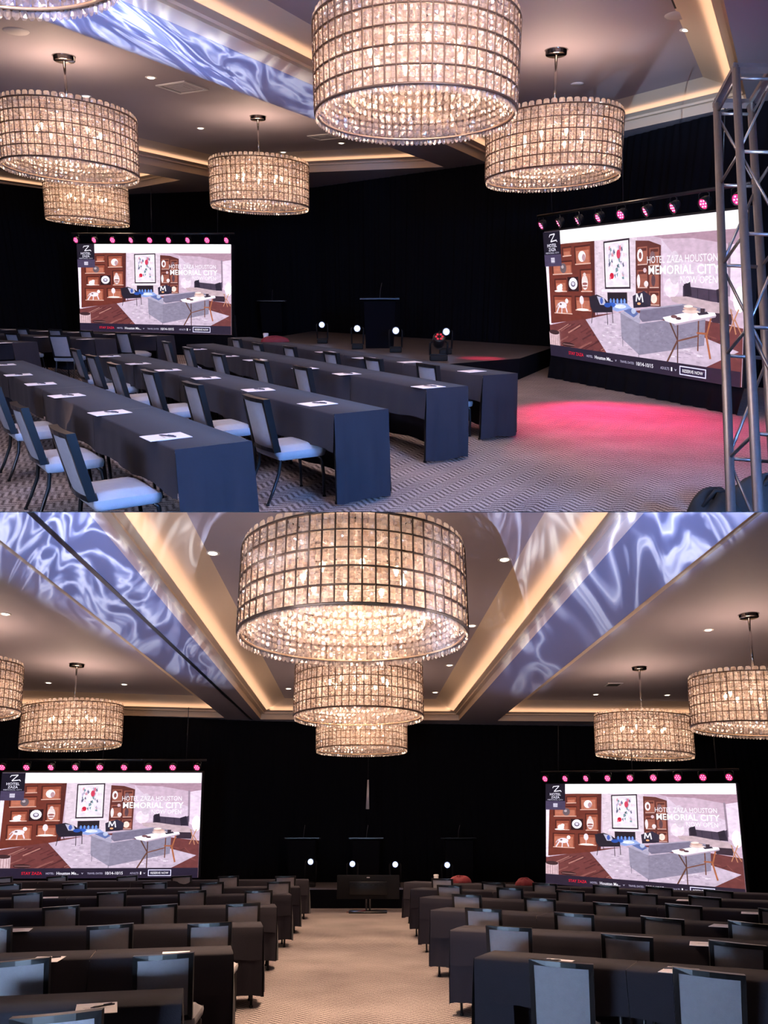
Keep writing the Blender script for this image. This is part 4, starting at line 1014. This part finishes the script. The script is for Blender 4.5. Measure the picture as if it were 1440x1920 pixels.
ob('tube', MB().tube([(0, 0, zb), (.01, 0, zt)], [.045, .02], 'vent_white', 8), t); ob('wire', MB().tube([(.01, 0, zt), (.02, 0, ZS - .05)], .006, 'black_metal', 5), t)
cup(818, 1655, .76, 'white coffee cup at the aisle end of the farthest row, lower view')
cloth_heap(862, 1655, .757, (.20, .14, .12), 'bag_red', 'folded_jacket', 'dark red jacket heaped beside the coffee cup, lower view', 'jacket', 11)
cloth_heap(984, 1660, .757, (.16, .12, .12), 'bag_red', 'folded_scarf', 'red cloth tip showing left of the right screen, lower view', 'scarf', 12)
for k, (x, y) in enumerate([(399, 1037), (946, 1049), (10, 1151), (91, 1280), (233, 1283), (541, 1291), (843, 1247), (816, 1298), (1328, 1181), (1117, 1302), (1251, 1303), (885, 1173)]):
    downlight(x, y, ZC, 'small round ceiling downlight ' + ['left of the biggest chandelier, lower view', 'right of the biggest chandelier, lower view', 'at the left border of the lower view', 'left of the left chandelier rod, lower view', 'right of the left chandelier rod, lower view', 'just left of the second centre chandelier', 'right of the biggest chandelier foot, lower view', 'right of the second centre chandelier, lower view', 'left of the right border chandelier, lower view', 'left of the right chandelier rod, lower view', 'right of the right chandelier rod, lower view', 'hugging the right side of the biggest chandelier, lower view'][k])
p = at(1150, 1283, ZC); t = thing('ceiling_vent', 'small square vent left of the right chandelier rod, lower view', 'vent', frame(p, (1, 0, 0))); ob('frame', MB().box((0, 0, -.01), (.4, .4, .02), 'vent_white'), t); ob('grille', MB().box((0, 0, -.022), (.3, .3, .006), 'vent_dark'), t)

light('AREA', 'added_blue_fill', (-2.6, -1.1, .85), L_BACK_B * .8, (.48, .68, 1.0), (-2.4, 6, .7), 1.4, .5)  # unseen bluish fill added behind the camera for the left chair backs
for v, e, tv in ((8.6, 1.6, 6.2), (10, 1.2, 9.5), (13, 1.0, 13), (16, 1.0, 16)):
    light('SPOT', 'aisle_downlight', (-.3, v, ZC - .1), L_DOWN * 9 * e, (1.0, .68, .46), (-.3, tv, 0), .12, angle=1.5, blend=1)
ZL = 2.6
def c3(px, py, z=ZS): return at(px, py, z)
projector((1.5, -1.0, .8), c3(250, 1120), [c3(-60, 930), c3(-60, 1035), c3(240, 1222), c3(330, 1270), c3(440, 1285), c3(415, 1240), c3(150, 930)], L_PROJ * 1.8, 4.4, scale=16, base=.42, angle=2.6)
projector((1.5, -1.0, .8), c3(380, 1080, ZC), [c3(240, 940, ZC), c3(440, 1180, ZC), c3(470, 1160, ZC), c3(470, 940, ZC)], L_PROJ * .8, 6.4, color=(.62, .62, .9), scale=16, base=.25, angle=2.6, soft=14)
projector((-1.5, -1.0, .8), c3(1100, 1120), [c3(910, 1293), c3(1000, 1306), c3(1215, 1137), c3(1520, 890), c3(1180, 930)], L_PROJ * 1.8, 8.1, scale=11, base=.5, angle=2.6)
projector((-1.5, -1.0, .8), c3(960, 1080, ZC), [c3(893, 1150, ZC), c3(935, 1193, ZC), c3(1110, 940, ZC), c3(900, 940, ZC)], L_PROJ * .9, 9.3, color=(.5, .55, 1.0), scale=16, base=.3, angle=2.6, soft=25)
finish(RB)

# thin edge-on slab, added to stop light leaking between the two rooms
CUR = RA
dv = MB(); zz = lambda y: SEAM * y
def slabq(y0_, y1_, xa=-30, xb=30):
    h = .0002
    dv._add([(x_, y_, zz(y_) + e_) for e_ in (-h, h) for x_, y_ in ((xa, y0_), (xb, y0_), (xb, y1_), (xa, y1_))], [(0, 3, 2, 1), (4, 5, 6, 7), (0, 1, 5, 4), (1, 2, 6, 5), (2, 3, 7, 6), (3, 0, 4, 7)], 'black_plastic')
slabq(.4, 40); slabq(-8, -.15); slabq(-.15, .4, .25, 30); slabq(-.15, .4, -30, -.25)
o = struct('light_blocker_slab', dv)
for o in bpy.data.objects:
    if '_l' in o: del o['_l']
